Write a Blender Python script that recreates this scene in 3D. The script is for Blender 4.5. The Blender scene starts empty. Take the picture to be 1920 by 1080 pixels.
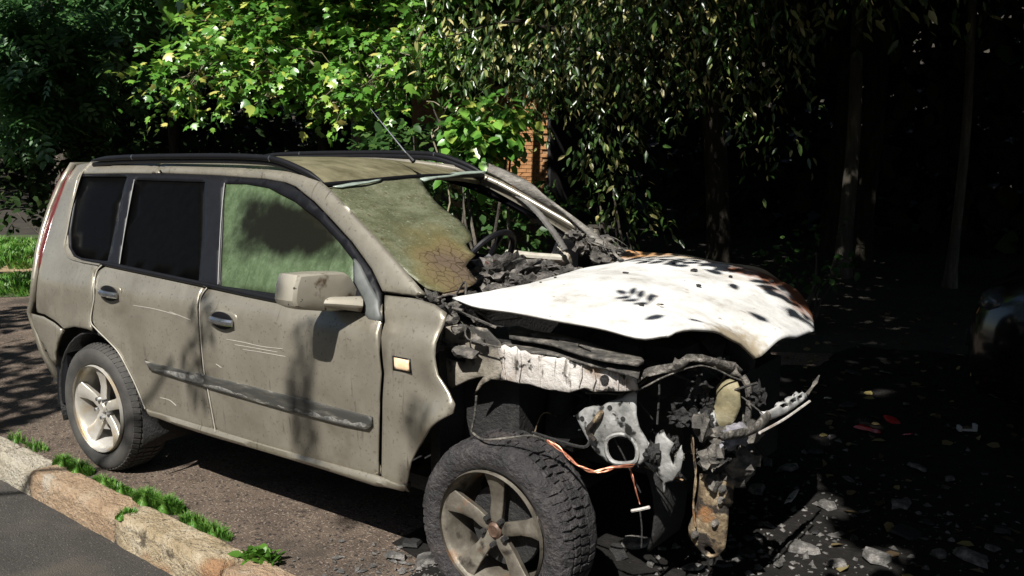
import bpy, bmesh, math, random
import numpy as np
from mathutils import Vector, Matrix, noise
from mathutils.geometry import delaunay_2d_cdt

# ------------------------------------------------------------------ camera, sky, sun, exposure
scene = bpy.context.scene
COL = scene.collection
CAM_LOC = (4.637, -3.450, 1.7676)
YAW, PITCH = 2.20856, -0.16048
cam = bpy.data.cameras.new('camera')
cam.sensor_width = 36.0
cam.lens = 1771.7 / 1920 * 36
cam.clip_start = .05
cam.clip_end = 2000
cam_ob = bpy.data.objects.new('camera', cam)
cam_ob.location = CAM_LOC
_fwd = Vector((math.cos(YAW) * math.cos(PITCH), math.sin(YAW) * math.cos(PITCH), math.sin(PITCH)))
cam_ob.rotation_euler = _fwd.to_track_quat('-Z', 'Y').to_euler()
COL.objects.link(cam_ob)
scene.camera = cam_ob

SUN = Vector((.17, -.64, .75)).normalized()          # towards the sun
SUN_ELEV = math.asin(SUN.z)
SUN_AZ = math.atan2(SUN.x, SUN.y)
world = bpy.data.worlds.new('World')
scene.world = world
world.use_nodes = True
wn = world.node_tree
wn.nodes.clear()
sky = wn.nodes.new('ShaderNodeTexSky')
sky.sky_type = 'NISHITA'
sky.sun_disc = False
sky.sun_elevation = SUN_ELEV
sky.sun_rotation = SUN_AZ
bg = wn.nodes.new('ShaderNodeBackground')
bg.inputs['Strength'].default_value = .05
wo = wn.nodes.new('ShaderNodeOutputWorld')
wn.links.new(sky.outputs[0], bg.inputs[0])
wn.links.new(bg.outputs[0], wo.inputs[0])
sl = bpy.data.lights.new('sun', 'SUN')
sl.energy = 5.0
sl.angle = math.radians(.5)
sl.color = (1.0, .965, .905)
so = bpy.data.objects.new('sun', sl)
so.rotation_euler = SUN.to_track_quat('Z', 'Y').to_euler()
so.location = (0, -20, 30)
COL.objects.link(so)
vs = scene.view_settings
vs.view_transform = 'Standard'
vs.look = 'None'
vs.gamma = 1
vs.use_curve_mapping = False
vs.exposure = .9
scene.cycles.max_bounces = 8
scene.cycles.transparent_max_bounces = 12

rng = np.random.default_rng(7)
random.seed(7)
PI = math.pi

def _smooth(a, b, t):
    t = np.clip((t - a) / (b - a), 0, 1)
    return t * t * (3 - 2 * t)

def half_width(x, z):
    """half width of the car body at station x (from the rear axle) and height z, metres"""
    x = np.asarray(x, float); z = np.asarray(z, float)
    w = np.interp(z, [.2, .30, .36, .45, .60, .75, .90, .985, 1.005, 1.05, 1.10, 1.35, 1.50, 1.60, 1.66],
                  [.80, .850, .858, .862, .874, .884, .882, .876, .871, .841, .826, .705, .635, .575, .45])
    w = w - np.where(x < -.3, .10 * ((-.3 - x) / .7) ** 2, 0) - np.where(x > 2.3, .07 * ((x - 2.3) / 1.0) ** 2, 0)
    for xc in (0.0, 2.625):
        r = np.hypot(x - xc, z - .34)
        w = w + .016 * _smooth(.56, .42, r) * _smooth(1.0, .8, z)
    return w


# ------------------------------------------------------------------ helpers
def link(o, parent=None, label=None, cat=None, group=None, kind=None):
    COL.objects.link(o)
    if parent is not None: o.parent = parent
    if label: o['label'] = label
    if cat: o['category'] = cat
    if group: o['group'] = group
    if kind: o['kind'] = kind
    return o

def empty(name, loc=(0, 0, 0), **kw):
    o = bpy.data.objects.new(name, None)
    o.location = loc
    o.empty_display_size = .2
    return link(o, **kw)

def mesh_obj(name, verts, faces, mat, parent=None, smooth=None, **kw):
    me = bpy.data.meshes.new(name)
    me.from_pydata([tuple(map(float, v)) for v in verts], [], [tuple(map(int, f)) for f in faces])
    if mat: me.materials.append(mat)
    if smooth is not None:
        me.polygons.foreach_set('use_smooth', [True] * len(me.polygons))
        if smooth < 179: me.set_sharp_from_angle(angle=math.radians(smooth))
    me.update()
    return link(bpy.data.objects.new(name, me), parent, **kw)

def fast_mesh(name, V, F, mat, parent=None, **kw):
    """V (n,3) array, F (m,k) array of equal polygons"""
    me = bpy.data.meshes.new(name)
    k = F.shape[1]
    me.vertices.add(len(V)); me.vertices.foreach_set('co', np.ascontiguousarray(V, np.float32).ravel())
    me.loops.add(F.size); me.loops.foreach_set('vertex_index', np.ascontiguousarray(F, np.int32).ravel())
    me.polygons.add(len(F))
    me.polygons.foreach_set('loop_start', np.arange(0, F.size, k, dtype=np.int32))
    me.polygons.foreach_set('loop_total', np.full(len(F), k, np.int32))
    me.update(calc_edges=True)
    me.materials.append(mat)
    return link(bpy.data.objects.new(name, me), parent, **kw)

class MB:
    """collects shapes into one mesh"""
    def __init__(s): s.v, s.f = [], []
    def add(s, v, f):
        n = len(s.v); s.v += [tuple(map(float, p)) for p in v]; s.f += [tuple(int(i) + n for i in q) for q in f]; return s
    def box(s, c, size, rot=None, taper=1.0):
        hx, hy, hz = size[0] / 2, size[1] / 2, size[2] / 2
        v = [Vector((x * hx * (taper if z > 0 else 1), y * hy * (taper if z > 0 else 1), z * hz)) for x in (-1, 1) for y in (-1, 1) for z in (-1, 1)]
        if rot is not None: v = [rot @ p for p in v]
        v = [p + Vector(c) for p in v]
        return s.add(v, [(0, 1, 3, 2), (4, 6, 7, 5), (0, 4, 5, 1), (2, 3, 7, 6), (0, 2, 6, 4), (1, 5, 7, 3)])
    def tube(s, path, r, n=8, cap=True, flat=None, up=(0, 0, 1)):
        P = [Vector(p) for p in path]; m = len(P)
        R = [r] * m if not hasattr(r, '__len__') else list(r)
        v = []; prev = None
        for i, p in enumerate(P):
            t = (P[min(i + 1, m - 1)] - P[max(i - 1, 0)]).normalized()
            a = Vector(up) if prev is None else prev
            if abs(t.dot(a)) > .97: a = Vector((1, 0, 0)) if abs(t.x) < .9 else Vector((0, 1, 0))
            b = (a - t * a.dot(t)).normalized(); c = t.cross(b); prev = b
            for k in range(n):
                an = 2 * PI * (k + .5) / n
                v.append(p + (b * math.cos(an) * (flat or 1) + c * math.sin(an)) * R[i])
        f = [(i * n + k, i * n + (k + 1) % n, (i + 1) * n + (k + 1) % n, (i + 1) * n + k) for i in range(m - 1) for k in range(n)]
        if cap: f += [tuple(range(n - 1, -1, -1)), tuple(range((m - 1) * n, m * n))]
        return s.add(v, f)
    def lathe(s, prof, center, n=48, axis='y', jitter=0):
        """prof: (radius, along axis)"""
        v = []; m = len(prof)
        for k in range(n):
            a = 2 * PI * k / n
            for (r, y) in prof:
                if jitter: r = r + jitter * noise.fractal(Vector((math.cos(a) * 3, math.sin(a) * 3, y * 14)), .8, 2, 4) * min(1, max(0, (r - .24) / .06))
                p = Vector((r * math.cos(a), y, r * math.sin(a))) if axis == 'y' else Vector((r * math.cos(a), r * math.sin(a), y)) if axis == 'z' else Vector((y, r * math.cos(a), r * math.sin(a)))
                v.append(p + Vector(center))
        f = [(k * m + i, k * m + i + 1, ((k + 1) % n) * m + i + 1, ((k + 1) % n) * m + i) for k in range(n) for i in range(m - 1)]
        return s.add(v, f)
    def blob(s, c, size, sub=2, amp=.3, freq=2.0, seed=0):
        bm = bmesh.new(); bmesh.ops.create_icosphere(bm, subdivisions=sub, radius=1)
        v = []
        for q in bm.verts:
            d = q.co.normalized()
            k = 1 + amp * noise.fractal(d * freq + Vector((seed * 7.3, seed * 3.1, 0)), .8, 2, 4)
            v.append(Vector((d.x * size[0] * k + c[0], d.y * size[1] * k + c[1], d.z * size[2] * k + c[2])))
        f = [[w.index for w in q.verts] for q in bm.faces]; bm.free()
        return s.add(v, f)
    def out(s, name, mat, parent=None, smooth=40, bevel=0, **kw):
        o = mesh_obj(name, s.v, s.f, mat, parent, smooth, **kw)
        bm = bmesh.new(); bm.from_mesh(o.data); bmesh.ops.recalc_face_normals(bm, faces=bm.faces); bm.to_mesh(o.data); bm.free()
        if bevel:
            md = o.modifiers.new('bevel', 'BEVEL'); md.width = bevel; md.segments = 2; md.limit_method = 'ANGLE'
        return o

def catmull(pts, n=6, closed=False):
    P = [np.array(p, float) for p in pts]; m = len(P); out = []
    rngi = range(m if closed else m - 1)
    for i in rngi:
        if closed: p0, p1, p2, p3 = P[i - 1], P[i], P[(i + 1) % m], P[(i + 2) % m]
        else: p0, p1, p2, p3 = P[max(i - 1, 0)], P[i], P[i + 1], P[min(i + 2, m - 1)]
        for k in range(n):
            t = k / n
            out.append(.5 * (2 * p1 + (p2 - p0) * t + (2 * p0 - 5 * p1 + 4 * p2 - p3) * t * t + (3 * p1 - p0 - 3 * p2 + p3) * t ** 3))
    if not closed: out.append(P[-1])
    return out

def resample(poly, step):
    out = []
    for i in range(len(poly)):
        a, b = poly[i], poly[(i + 1) % len(poly)]
        L = np.linalg.norm(b - a)
        if L < 1e-6: continue
        k = max(1, int(round(L / step)))
        for j in range(k): out.append(a + (b - a) * j / k)
    return np.array(out)

def inside(pts, poly):
    x, y = pts[:, 0], pts[:, 1]; res = np.zeros(len(pts), bool)
    for i in range(len(poly)):
        x1, y1 = poly[i]; x2, y2 = poly[(i + 1) % len(poly)]
        if y1 == y2: continue
        c = ((y1 > y) != (y2 > y)) & (x < (x2 - x1) * (y - y1) / (y2 - y1) + x1)
        res ^= c
    return res

def edge_dist(pts, polys):
    d = np.full(len(pts), 9.)
    for poly in polys:
        a = poly; b = np.roll(poly, -1, axis=0); ab = b - a; L = (ab ** 2).sum(1) + 1e-12
        for i in range(len(a)):
            t = np.clip(((pts - a[i]) @ ab[i]) / L[i], 0, 1)
            d = np.minimum(d, np.hypot(*(pts - a[i] - t[:, None] * ab[i]).T))
    return d

def mesh2d(outline, holes, step, ring=0.):
    outline = resample(np.array(outline), step)
    holes = [resample(np.array(h), step) for h in holes]
    lo, hi = outline.min(0), outline.max(0)
    gx, gy = np.meshgrid(np.arange(lo[0], hi[0], step), np.arange(lo[1], hi[1], step * .87))
    gx = gx + (np.arange(gx.shape[0]) % 2)[:, None] * step / 2
    g = np.stack([gx.ravel(), gy.ravel()], 1)
    k = inside(g, outline)
    for h in holes: k &= ~inside(g, h)
    g = g[k]; g = g[edge_dist(g, [outline] + holes) > max(step * .45, ring * 1.6)]
    if ring:
        for p in [outline] + holes:
            t = np.roll(p, -1, 0) - np.roll(p, 1, 0); nrm = np.stack([-t[:, 1], t[:, 0]], 1) / (np.linalg.norm(t, axis=1)[:, None] + 1e-9)
            for d in (ring * .35, ring):
                for sg in (1, -1):
                    q = p + nrm * d * sg; kk = inside(q, outline)
                    for h in holes: kk &= ~inside(q, h)
                    q = q[kk]
                    if len(q): g = np.concatenate([g, q[edge_dist(q, [outline] + holes) > d * .93]])
    # rings just inside the border so that edges can be rolled
    allv = np.concatenate([outline] + holes + [g]); edges = []; n = 0
    for p in [outline] + holes:
        edges += [(n + i, n + (i + 1) % len(p)) for i in range(len(p))]; n += len(p)
    v2, e2, f2, *_ = delaunay_2d_cdt([Vector(p) for p in allv], edges, [], 0, 1e-5)
    V = np.array([tuple(v) for v in v2]); F = np.array([f for f in f2 if len(f) == 3])
    cen = V[F].mean(1); k = inside(cen, outline)
    for h in holes: k &= ~inside(cen, h)
    return V, F[k], [outline] + holes

def tps(ctrl, lam=1e-4):
    P = np.array(ctrl, float); n = len(P); xy = P[:, :2]
    def U(r2): return r2 * np.log(r2 + 1e-9)
    K = U(((xy[:, None] - xy[None]) ** 2).sum(-1)) + lam * np.eye(n)
    Q = np.c_[np.ones(n), xy]
    A = np.block([[K, Q], [Q.T, np.zeros((3, 3))]])
    w = np.linalg.solve(A, np.r_[P[:, 2], 0, 0, 0])
    def f(q):
        q = np.asarray(q, float)
        return U(((q[:, None] - xy[None]) ** 2).sum(-1)) @ w[:n] + np.c_[np.ones(len(q)), q] @ w[n:]
    return f

def sheet(name, pts, mat, parent, surf='plane', off=0., step=.05, thick=.012, roll=.006, rollr=.012, holes=(), curve=0, disp=None, ctrl=None, face=(0, -1, 0), smooth=50, inward=True, **kw):
    """a bent sheet of metal or glass with its own outline, thickness and rolled edges"""
    if curve: pts = catmull(pts, curve, True)
    pts = np.array([tuple(p) for p in pts], float)
    holes = [np.array([tuple(p) for p in h], float) for h in holes]
    if surf in ('side', 'left'):
        to2 = lambda p: p[:, [0, 2]]
    elif surf == 'tps':
        fz = tps(ctrl if ctrl is not None else pts); to2 = lambda p: p[:, :2]
    else:
        c = pts.mean(0); u, s_, vt = np.linalg.svd(pts - c); nrm = vt[2]
        if nrm @ np.array(face) < 0: nrm = -nrm
        ea = vt[0]; eb = np.cross(nrm, ea); to2 = lambda p: np.stack([(p - c) @ ea, (p - c) @ eb], 1)
    V, F, polys = mesh2d(to2(pts), [to2(h) for h in holes], step, rollr if roll else 0)
    d = edge_dist(V, polys) if roll else None
    drop = roll * np.clip(1 - d / rollr, 0, 1) ** 2 if roll else np.zeros(len(V))
    if surf in ('side', 'left'):
        w = half_width(V[:, 0], V[:, 1]) + off - drop
        if disp is not None: w = w + disp(V)
        X = np.stack([V[:, 0], (-w if surf == 'side' else w), V[:, 1]], 1)
        face = (0, -1, 0) if surf == 'side' else (0, 1, 0)
    elif surf == 'tps':
        z = fz(V) + off - drop
        if disp is not None: z = z + disp(V)
        X = np.stack([V[:, 0], V[:, 1], z], 1)
    else:
        h = off - drop
        if disp is not None: h = h + disp(V)
        X = c + V[:, :1] * ea + V[:, 1:2] * eb + np.asarray(h).reshape(-1, 1) * nrm
    T = X[F]; nn = np.cross(T[:, 1] - T[:, 0], T[:, 2] - T[:, 0]).sum(0)
    if nn @ np.array(face) < 0: F = F[:, ::-1]
    o = mesh_obj(name, X, F, mat, parent, smooth, **kw)
    if thick:
        md = o.modifiers.new('thickness', 'SOLIDIFY'); md.thickness = thick; md.offset = -1
    return o

def copy_tree(o, parent=None, loc=None, rotz=None, label=None):
    c = o.copy(); COL.objects.link(c)
    if parent is not None: c.parent = parent
    if loc is not None: c.location = loc
    if rotz is not None: c.rotation_euler = (0, 0, rotz)
    if label: c['label'] = label
    for ch in list(o.children): copy_tree(ch, c)
    return c

# ------------------------------------------------------------------ materials
MATS = {}
def pm(name, stops, scale=6, detail=6, rough=.6, metal=0., bump=0., bscale=None, stretch=(1, 1, 1), spots=None, distort=0., coat=0., spec=.5, nrough=.6, bdist=.02):
    """noise ramp of real surface colours + fine relief; spots = (colour, scale, threshold, softness)"""
    m = bpy.data.materials.new(name); m.use_nodes = True; nt = m.node_tree; N = nt.nodes; L = nt.links
    b = N['Principled BSDF']
    tc = N.new('ShaderNodeTexCoord'); mp = N.new('ShaderNodeMapping'); mp.inputs['Scale'].default_value = stretch
    L.new(tc.outputs['Object'], mp.inputs[0])
    nz = N.new('ShaderNodeTexNoise'); nz.inputs['Scale'].default_value = scale; nz.inputs['Detail'].default_value = detail
    nz.inputs['Roughness'].default_value = nrough; nz.inputs['Distortion'].default_value = distort
    L.new(mp.outputs[0], nz.inputs['Vector'])
    cr = N.new('ShaderNodeValToRGB'); el = cr.color_ramp.elements
    el[0].position, el[0].color = stops[0][0], (*stops[0][1], 1)
    el[1].position, el[1].color = stops[-1][0], (*stops[-1][1], 1)
    for p, c in stops[1:-1]:
        e = el.new(p); e.color = (*c, 1)
    L.new(nz.outputs[0], cr.inputs[0])
    col = cr.outputs[0]
    for sp in (spots or []):
        n2 = N.new('ShaderNodeTexNoise'); n2.inputs['Scale'].default_value = sp[1]; n2.inputs['Detail'].default_value = sp[5] if len(sp) > 5 else 5
        mp2 = N.new('ShaderNodeMapping'); mp2.inputs['Location'].default_value = (sp[1] * 1.7, 3.1, sp[2] * 9)
        if len(sp) > 4: mp2.inputs['Scale'].default_value = sp[4]
        L.new(tc.outputs['Object'], mp2.inputs[0]); L.new(mp2.outputs[0], n2.inputs['Vector'])
        mr = N.new('ShaderNodeMapRange'); mr.inputs['From Min'].default_value = sp[2]; mr.inputs['From Max'].default_value = sp[2] + sp[3]
        L.new(n2.outputs[0], mr.inputs[0])
        mx = N.new('ShaderNodeMix'); mx.data_type = 'RGBA'
        L.new(mr.outputs[0], mx.inputs['Factor']); L.new(col, mx.inputs['A']); mx.inputs['B'].default_value = (*sp[0], 1)
        col = mx.outputs['Result']
    L.new(col, b.inputs['Base Color'])
    b.inputs['Roughness'].default_value = rough; b.inputs['Metallic'].default_value = metal
    b.inputs['Specular IOR Level'].default_value = spec
    if coat: b.inputs['Coat Weight'].default_value = coat; b.inputs['Coat Roughness'].default_value = .12
    if bump:
        n3 = N.new('ShaderNodeTexNoise'); n3.inputs['Scale'].default_value = bscale or scale * 6; n3.inputs['Detail'].default_value = 6
        n3.inputs['Roughness'].default_value = .65
        L.new(mp.outputs[0], n3.inputs['Vector'])
        bp = N.new('ShaderNodeBump'); bp.inputs['Strength'].default_value = bump; bp.inputs['Distance'].default_value = bdist
        L.new(n3.outputs[0], bp.inputs['Height']); L.new(bp.outputs[0], b.inputs['Normal'])
    MATS[name] = m
    return m

def flat(name, c, rough=.5, metal=0., **kw):
    return pm(name, [(.35, tuple(x * .82 for x in c)), (.65, tuple(min(1, x * 1.12) for x in c))], scale=25, rough=rough, metal=metal, **kw)

def leaf_mat(name, stops, rough=.45, trans=.35, spec=.35):
    m = bpy.data.materials.new(name); m.use_nodes = True; nt = m.node_tree; N = nt.nodes; L = nt.links
    b = N['Principled BSDF']; out = N['Material Output']
    g = N.new('ShaderNodeNewGeometry'); cr = N.new('ShaderNodeValToRGB'); el = cr.color_ramp.elements
    el[0].position, el[0].color = stops[0][0], (*stops[0][1], 1)
    el[1].position, el[1].color = stops[-1][0], (*stops[-1][1], 1)
    for p, c in stops[1:-1]:
        e = el.new(p); e.color = (*c, 1)
    L.new(g.outputs['Random Per Island'], cr.inputs[0]); L.new(cr.outputs[0], b.inputs['Base Color'])
    b.inputs['Roughness'].default_value = rough; b.inputs['Specular IOR Level'].default_value = spec
    t = N.new('ShaderNodeBsdfTranslucent'); L.new(cr.outputs[0], t.inputs[0])
    mx = N.new('ShaderNodeMixShader'); mx.inputs[0].default_value = trans
    L.new(b.outputs[0], mx.inputs[1]); L.new(t.outputs[0], mx.inputs[2]); L.new(mx.outputs[0], out.inputs['Surface'])
    return m

PAINT = pm('champagne_paint', [(.25, (.175, .158, .124)), (.5, (.238, .217, .174)), (.75, (.295, .272, .222))], scale=3.2, detail=12, rough=.38, metal=.5, coat=.5, nrough=.72,
           bump=.05, bscale=160, spots=[((.27, .245, .20), 11, .56, .16, (1, 0, .35)), ((.15, .13, .098), 5, .60, .14, (.6, 0, .8)), ((.15, .135, .105), 70, .60, .1), ((.12, .105, .08), 15, .66, .10, (2.4, 0, .30), 3), ((.02, .018, .015), 45, .74, .02)])
ROOF = pm('sooty_roof_paint', [(.3, (.07, .061, .034)), (.5, (.125, .112, .066)), (.7, (.20, .18, .112))], scale=7, detail=10, rough=.5, metal=.1, stretch=(.8, 1.6, 1), bump=.1, bscale=60, distort=.4)
HOOD = pm('ash_burnt_hood', [(.27, (.22, .20, .165)), (.42, (.40, .39, .37)), (.54, (.52, .515, .50)), (.72, (.58, .58, .57))], scale=4, detail=12, nrough=.72, spots=[((.30, .27, .22), 3, .62, .2, (.5, 1.5, 1)), ((.20, .17, .13), 26, .66, .06)], rough=.75, bump=.12, bscale=40)
BLACKTRIM = flat('black_plastic', (.006, .006, .0075), .45, spec=.25)
RUBBER = pm('tyre_rubber', [(.3, (.022, .021, .02)), (.7, (.05, .047, .042))], scale=9, rough=.8, bump=.15, bscale=90)
BURNT_RUBBER = pm('burnt_tyre', [(.25, (.008, .0075, .008)), (.5, (.022, .020, .021)), (.75, (.075, .068, .068))], scale=14, detail=10, rough=.6, bump=1.0, bscale=48, nrough=.75, spots=[((.075, .06, .054), 8, .60, .15)])
ALLOY = pm('dusty_alloy', [(.3, (.40, .37, .31)), (.7, (.60, .58, .54))], scale=9, rough=.4, metal=.55, spots=[((.40, .30, .17), 6, .52, .2)])
BURNT_ALLOY = pm('burnt_alloy', [(.3, (.065, .055, .043)), (.55, (.14, .125, .10)), (.75, (.26, .24, .20))], scale=11, detail=9, rough=.55, metal=.45, bump=.15, spots=[((.20, .10, .045), 7, .60, .12), ((.03, .025, .02), 15, .58, .12)])
CHAR = pm('charred_black', [(.3, (.005, .005, .005)), (.6, (.012, .0115, .011)), (.8, (.035, .033, .03))], scale=18, detail=9, rough=.7, bump=.6, bscale=60)
CHARGREY = pm('charred_grey', [(.3, (.015, .014, .013)), (.5, (.06, .055, .048)), (.7, (.20, .18, .155))], scale=20, detail=10, rough=.75, bump=.8, bscale=50)
ASHMETAL = pm('ash_metal', [(.3, (.27, .24, .21)), (.5, (.45, .42, .39)), (.7, (.60, .575, .545))], scale=7, detail=11, rough=.65, metal=.1, bump=.5, bscale=45, nrough=.7, spots=[((.20, .14, .095), 6, .55, .12), ((.10, .085, .07), 16, .58, .08, (2, 1, .4)), ((.02, .02, .018), 24, .62, .05)])
BRAKET = pm('burnt_bracket_metal', [(.3, (.10, .10, .095)), (.5, (.24, .24, .23)), (.7, (.42, .42, .41))], scale=12, detail=8, rough=.6, metal=.3, bump=.25, spots=[((.015, .015, .014), 16, .55, .06)])
RUST = pm('rusty_steel', [(.3, (.045, .030, .018)), (.48, (.15, .108, .062)), (.66, (.38, .31, .21))], scale=14, detail=11, nrough=.7, rough=.7, metal=.2, bump=.5, spots=[((.020, .015, .011), 13, .52, .05), ((.20, .10, .04), 9, .6, .08)])
OLIVE = pm('heat_stained_steel', [(.3, (.10, .09, .055)), (.5, (.22, .19, .11)), (.7, (.32, .29, .20))], scale=13, detail=8, rough=.65, metal=.15, bump=.2)
COPPER = pm('bare_copper_wire', [(.3, (.20, .07, .04)), (.7, (.48, .20, .12))], scale=40, rough=.4, metal=.6)
CHROME = flat('chrome', (.50, .51, .53), .15, .95)
GREYPLASTIC = pm('grey_weathered_plastic', [(.3, (.055, .06, .058)), (.7, (.10, .105, .10))], scale=14, rough=.55)
SCUFF = pm('scuffed_trim', [(.46, (.034, .033, .029)), (.58, (.058, .056, .048)), (.68, (.20, .19, .165))], scale=7, detail=10, rough=.6, stretch=(1, 1, 6))
DARKGLASS = flat('tinted_glass', (.002, .002, .002), .3, spec=.03)
RED = flat('red_lens', (.32, .02, .022), .25)
AMBERWHITE = pm('indicator_lens', [(.3, (.62, .40, .22)), (.7, (.72, .55, .38))], scale=40, rough=.25)
BLACKPAINT = flat('black_car_paint', (.006, .006, .007), .12, 0, coat=.6)
CLEARLENS = flat('headlamp_lens', (.04, .042, .045), .08, .1)

def glass_front_door():
    m = pm('sooty_door_glass', [(.3, (.028, .044, .020)), (.5, (.058, .085, .043)), (.72, (.11, .145, .088))], scale=16, detail=12, rough=.34, spec=.18, bump=.15, bscale=140, stretch=(1, 1, .6), nrough=.8, spots=[((.085, .115, .065), 60, .56, .2), ((.035, .055, .025), 13, .64, .10, (3.4, 0, .16), 2)])
    nt = m.node_tree; N = nt.nodes; L = nt.links; b = N['Principled BSDF']
    src = b.inputs['Base Color'].links[0].from_socket
    tc = N.new('ShaderNodeTexCoord'); mp = N.new('ShaderNodeMapping')
    # the soot stain on the glass: a wide smear high up on the pane, with a tongue towards the front
    mp.inputs['Location'].default_value = (-1.355 / .42, 0, -1.37 / .15); mp.inputs['Scale'].default_value = (1 / .42, 0, 1 / .15)
    n = N.new('ShaderNodeTexNoise'); n.inputs['Scale'].default_value = 7; n.inputs['Detail'].default_value = 6
    L.new(tc.outputs['Object'], n.inputs['Vector'])
    ms = N.new('ShaderNodeVectorMath'); ms.operation = 'MULTIPLY_ADD'; ms.inputs[1].default_value = (1.5, 0, 1.5)
    L.new(n.outputs['Color'], ms.inputs[0]); L.new(tc.outputs['Object'], mp.inputs[0]); L.new(mp.outputs[0], ms.inputs[2])
    sb = N.new('ShaderNodeVectorMath'); sb.operation = 'SUBTRACT'; sb.inputs[1].default_value = (.75, 0, .75); L.new(ms.outputs[0], sb.inputs[0])
    ln = N.new('ShaderNodeVectorMath'); ln.operation = 'LENGTH'; L.new(sb.outputs[0], ln.inputs[0])
    mr = N.new('ShaderNodeMapRange'); mr.interpolation_type = 'SMOOTHSTEP'; mr.inputs['From Min'].default_value = 1.3; mr.inputs['From Max'].default_value = .65
    L.new(ln.outputs['Value'], mr.inputs[0])
    mx = N.new('ShaderNodeMix'); mx.data_type = 'RGBA'; L.new(mr.outputs[0], mx.inputs['Factor']); L.new(src, mx.inputs['A']); mx.inputs['B'].default_value = (.006, .006, .003, 1)
    L.new(mx.outputs['Result'], b.inputs['Base Color'])
    return m
DOORGLASS = glass_front_door()
WSGLASS = pm('heat_crazed_glass', [(.28, (.03, .032, .018)), (.45, (.075, .08, .045)), (.6, (.14, .147, .095)), (.75, (.25, .26, .205))], scale=4, detail=12, rough=.34, bump=.3, bscale=60, stretch=(1.5, .7, 1.2), nrough=.78, spots=[((.06, .055, .03), 40, .60, .1), ((.22, .22, .16), 80, .60, .14), ((.17, .12, .04), 2.6, .60, .14)])
CLEARGLASS = flat('pale_glass_edge', (.26, .31, .27), .2)

ASPHALT = pm('verge_asphalt', [(.3, (.050, .034, .023)), (.5, (.098, .070, .050)), (.72, (.155, .117, .086))], scale=3.5, detail=12, rough=.9, bump=.9, bscale=110, spots=[((.26, .205, .155), 75, .585, .05), ((.020, .014, .010), 48, .575, .06), ((.05, .037, .026), 1.6, .55, .12)], nrough=.75)
ROAD = pm('road_asphalt', [(.3, (.026, .024, .02)), (.55, (.042, .038, .033)), (.75, (.06, .055, .047))], scale=4, detail=12, rough=.92, bump=.9, bscale=120, spots=[((.16, .145, .12), 100, .62, .05), ((.018, .016, .013), 60, .6, .08), ((.075, .064, .05), 2.2, .52, .2)], nrough=.75)
KERB = pm('kerb_concrete', [(.25, (.17, .13, .07)), (.45, (.31, .24, .145)), (.6, (.40, .33, .225)), (.78, (.48, .43, .33))], scale=8, detail=12, rough=.9, bump=1.0, bscale=34, bdist=.045, spots=[((.07, .055, .035), 48, .64, .05), ((.10, .08, .05), 9, .64, .07), ((.09, .07, .035), 22, .62, .08), ((.30, .17, .085), 2.4, .55, .1)], nrough=.68)
EARTH = pm('bare_earth', [(.3, (.16, .11, .06)), (.7, (.30, .22, .13))], scale=3, detail=10, rough=.95, bump=.6)
LAWN = pm('lawn_soil', [(.3, (.02, .035, .008)), (.7, (.05, .075, .018))], scale=5, rough=.95, bump=.5)
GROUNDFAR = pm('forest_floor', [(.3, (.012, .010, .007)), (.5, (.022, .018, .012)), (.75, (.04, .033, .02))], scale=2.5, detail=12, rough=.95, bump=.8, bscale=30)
BRICK = pm('orange_brick', [(.3, (.20, .085, .03)), (.5, (.30, .14, .055)), (.75, (.38, .21, .09))], scale=5, detail=9, rough=.9, bump=.5)
MORTAR = pm('mortar', [(.3, (.16, .10, .05)), (.7, (.26, .18, .10))], scale=9, rough=.95, bump=.4)
BARK = pm('grey_bark', [(.3, (.03, .026, .019)), (.55, (.075, .065, .05)), (.75, (.17, .15, .115))], scale=5, detail=10, rough=.9, stretch=(3, 3, .6), bump=.9, bscale=18)
SHADEBARK = pm('shaded_bark', [(.3, (.012, .010, .008)), (.6, (.03, .026, .020)), (.8, (.06, .052, .04))], scale=5, detail=10, rough=.95, spec=.1, stretch=(3, 3, .6), bump=.9, bscale=18)  # bark colour darkened to stand in for shade on these trunks
TWIG = pm('pale_twig', [(.3, (.13, .11, .07)), (.7, (.28, .25, .17))], scale=12, rough=.85)
GRASS = leaf_mat('grass_blade', [(0, (.05, .14, .018)), (.6, (.09, .23, .03)), (1, (.17, .26, .06))])
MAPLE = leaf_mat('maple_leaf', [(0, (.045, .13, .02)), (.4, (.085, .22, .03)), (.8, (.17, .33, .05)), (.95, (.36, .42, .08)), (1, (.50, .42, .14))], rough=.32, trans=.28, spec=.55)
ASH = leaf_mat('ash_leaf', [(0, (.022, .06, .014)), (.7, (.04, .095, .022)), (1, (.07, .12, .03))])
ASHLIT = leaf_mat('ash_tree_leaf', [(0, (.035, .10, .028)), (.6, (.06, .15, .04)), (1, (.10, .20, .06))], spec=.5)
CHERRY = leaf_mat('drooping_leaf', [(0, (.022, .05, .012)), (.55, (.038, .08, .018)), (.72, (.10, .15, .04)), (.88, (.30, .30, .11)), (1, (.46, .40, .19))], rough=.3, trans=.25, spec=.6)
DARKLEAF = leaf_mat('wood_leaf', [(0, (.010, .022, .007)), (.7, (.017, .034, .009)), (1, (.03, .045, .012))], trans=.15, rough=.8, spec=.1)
DEADLEAF = leaf_mat('fallen_leaf', [(0, (.05, .035, .02)), (.6, (.13, .10, .05)), (1, (.24, .20, .08))], trans=.1)

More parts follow.
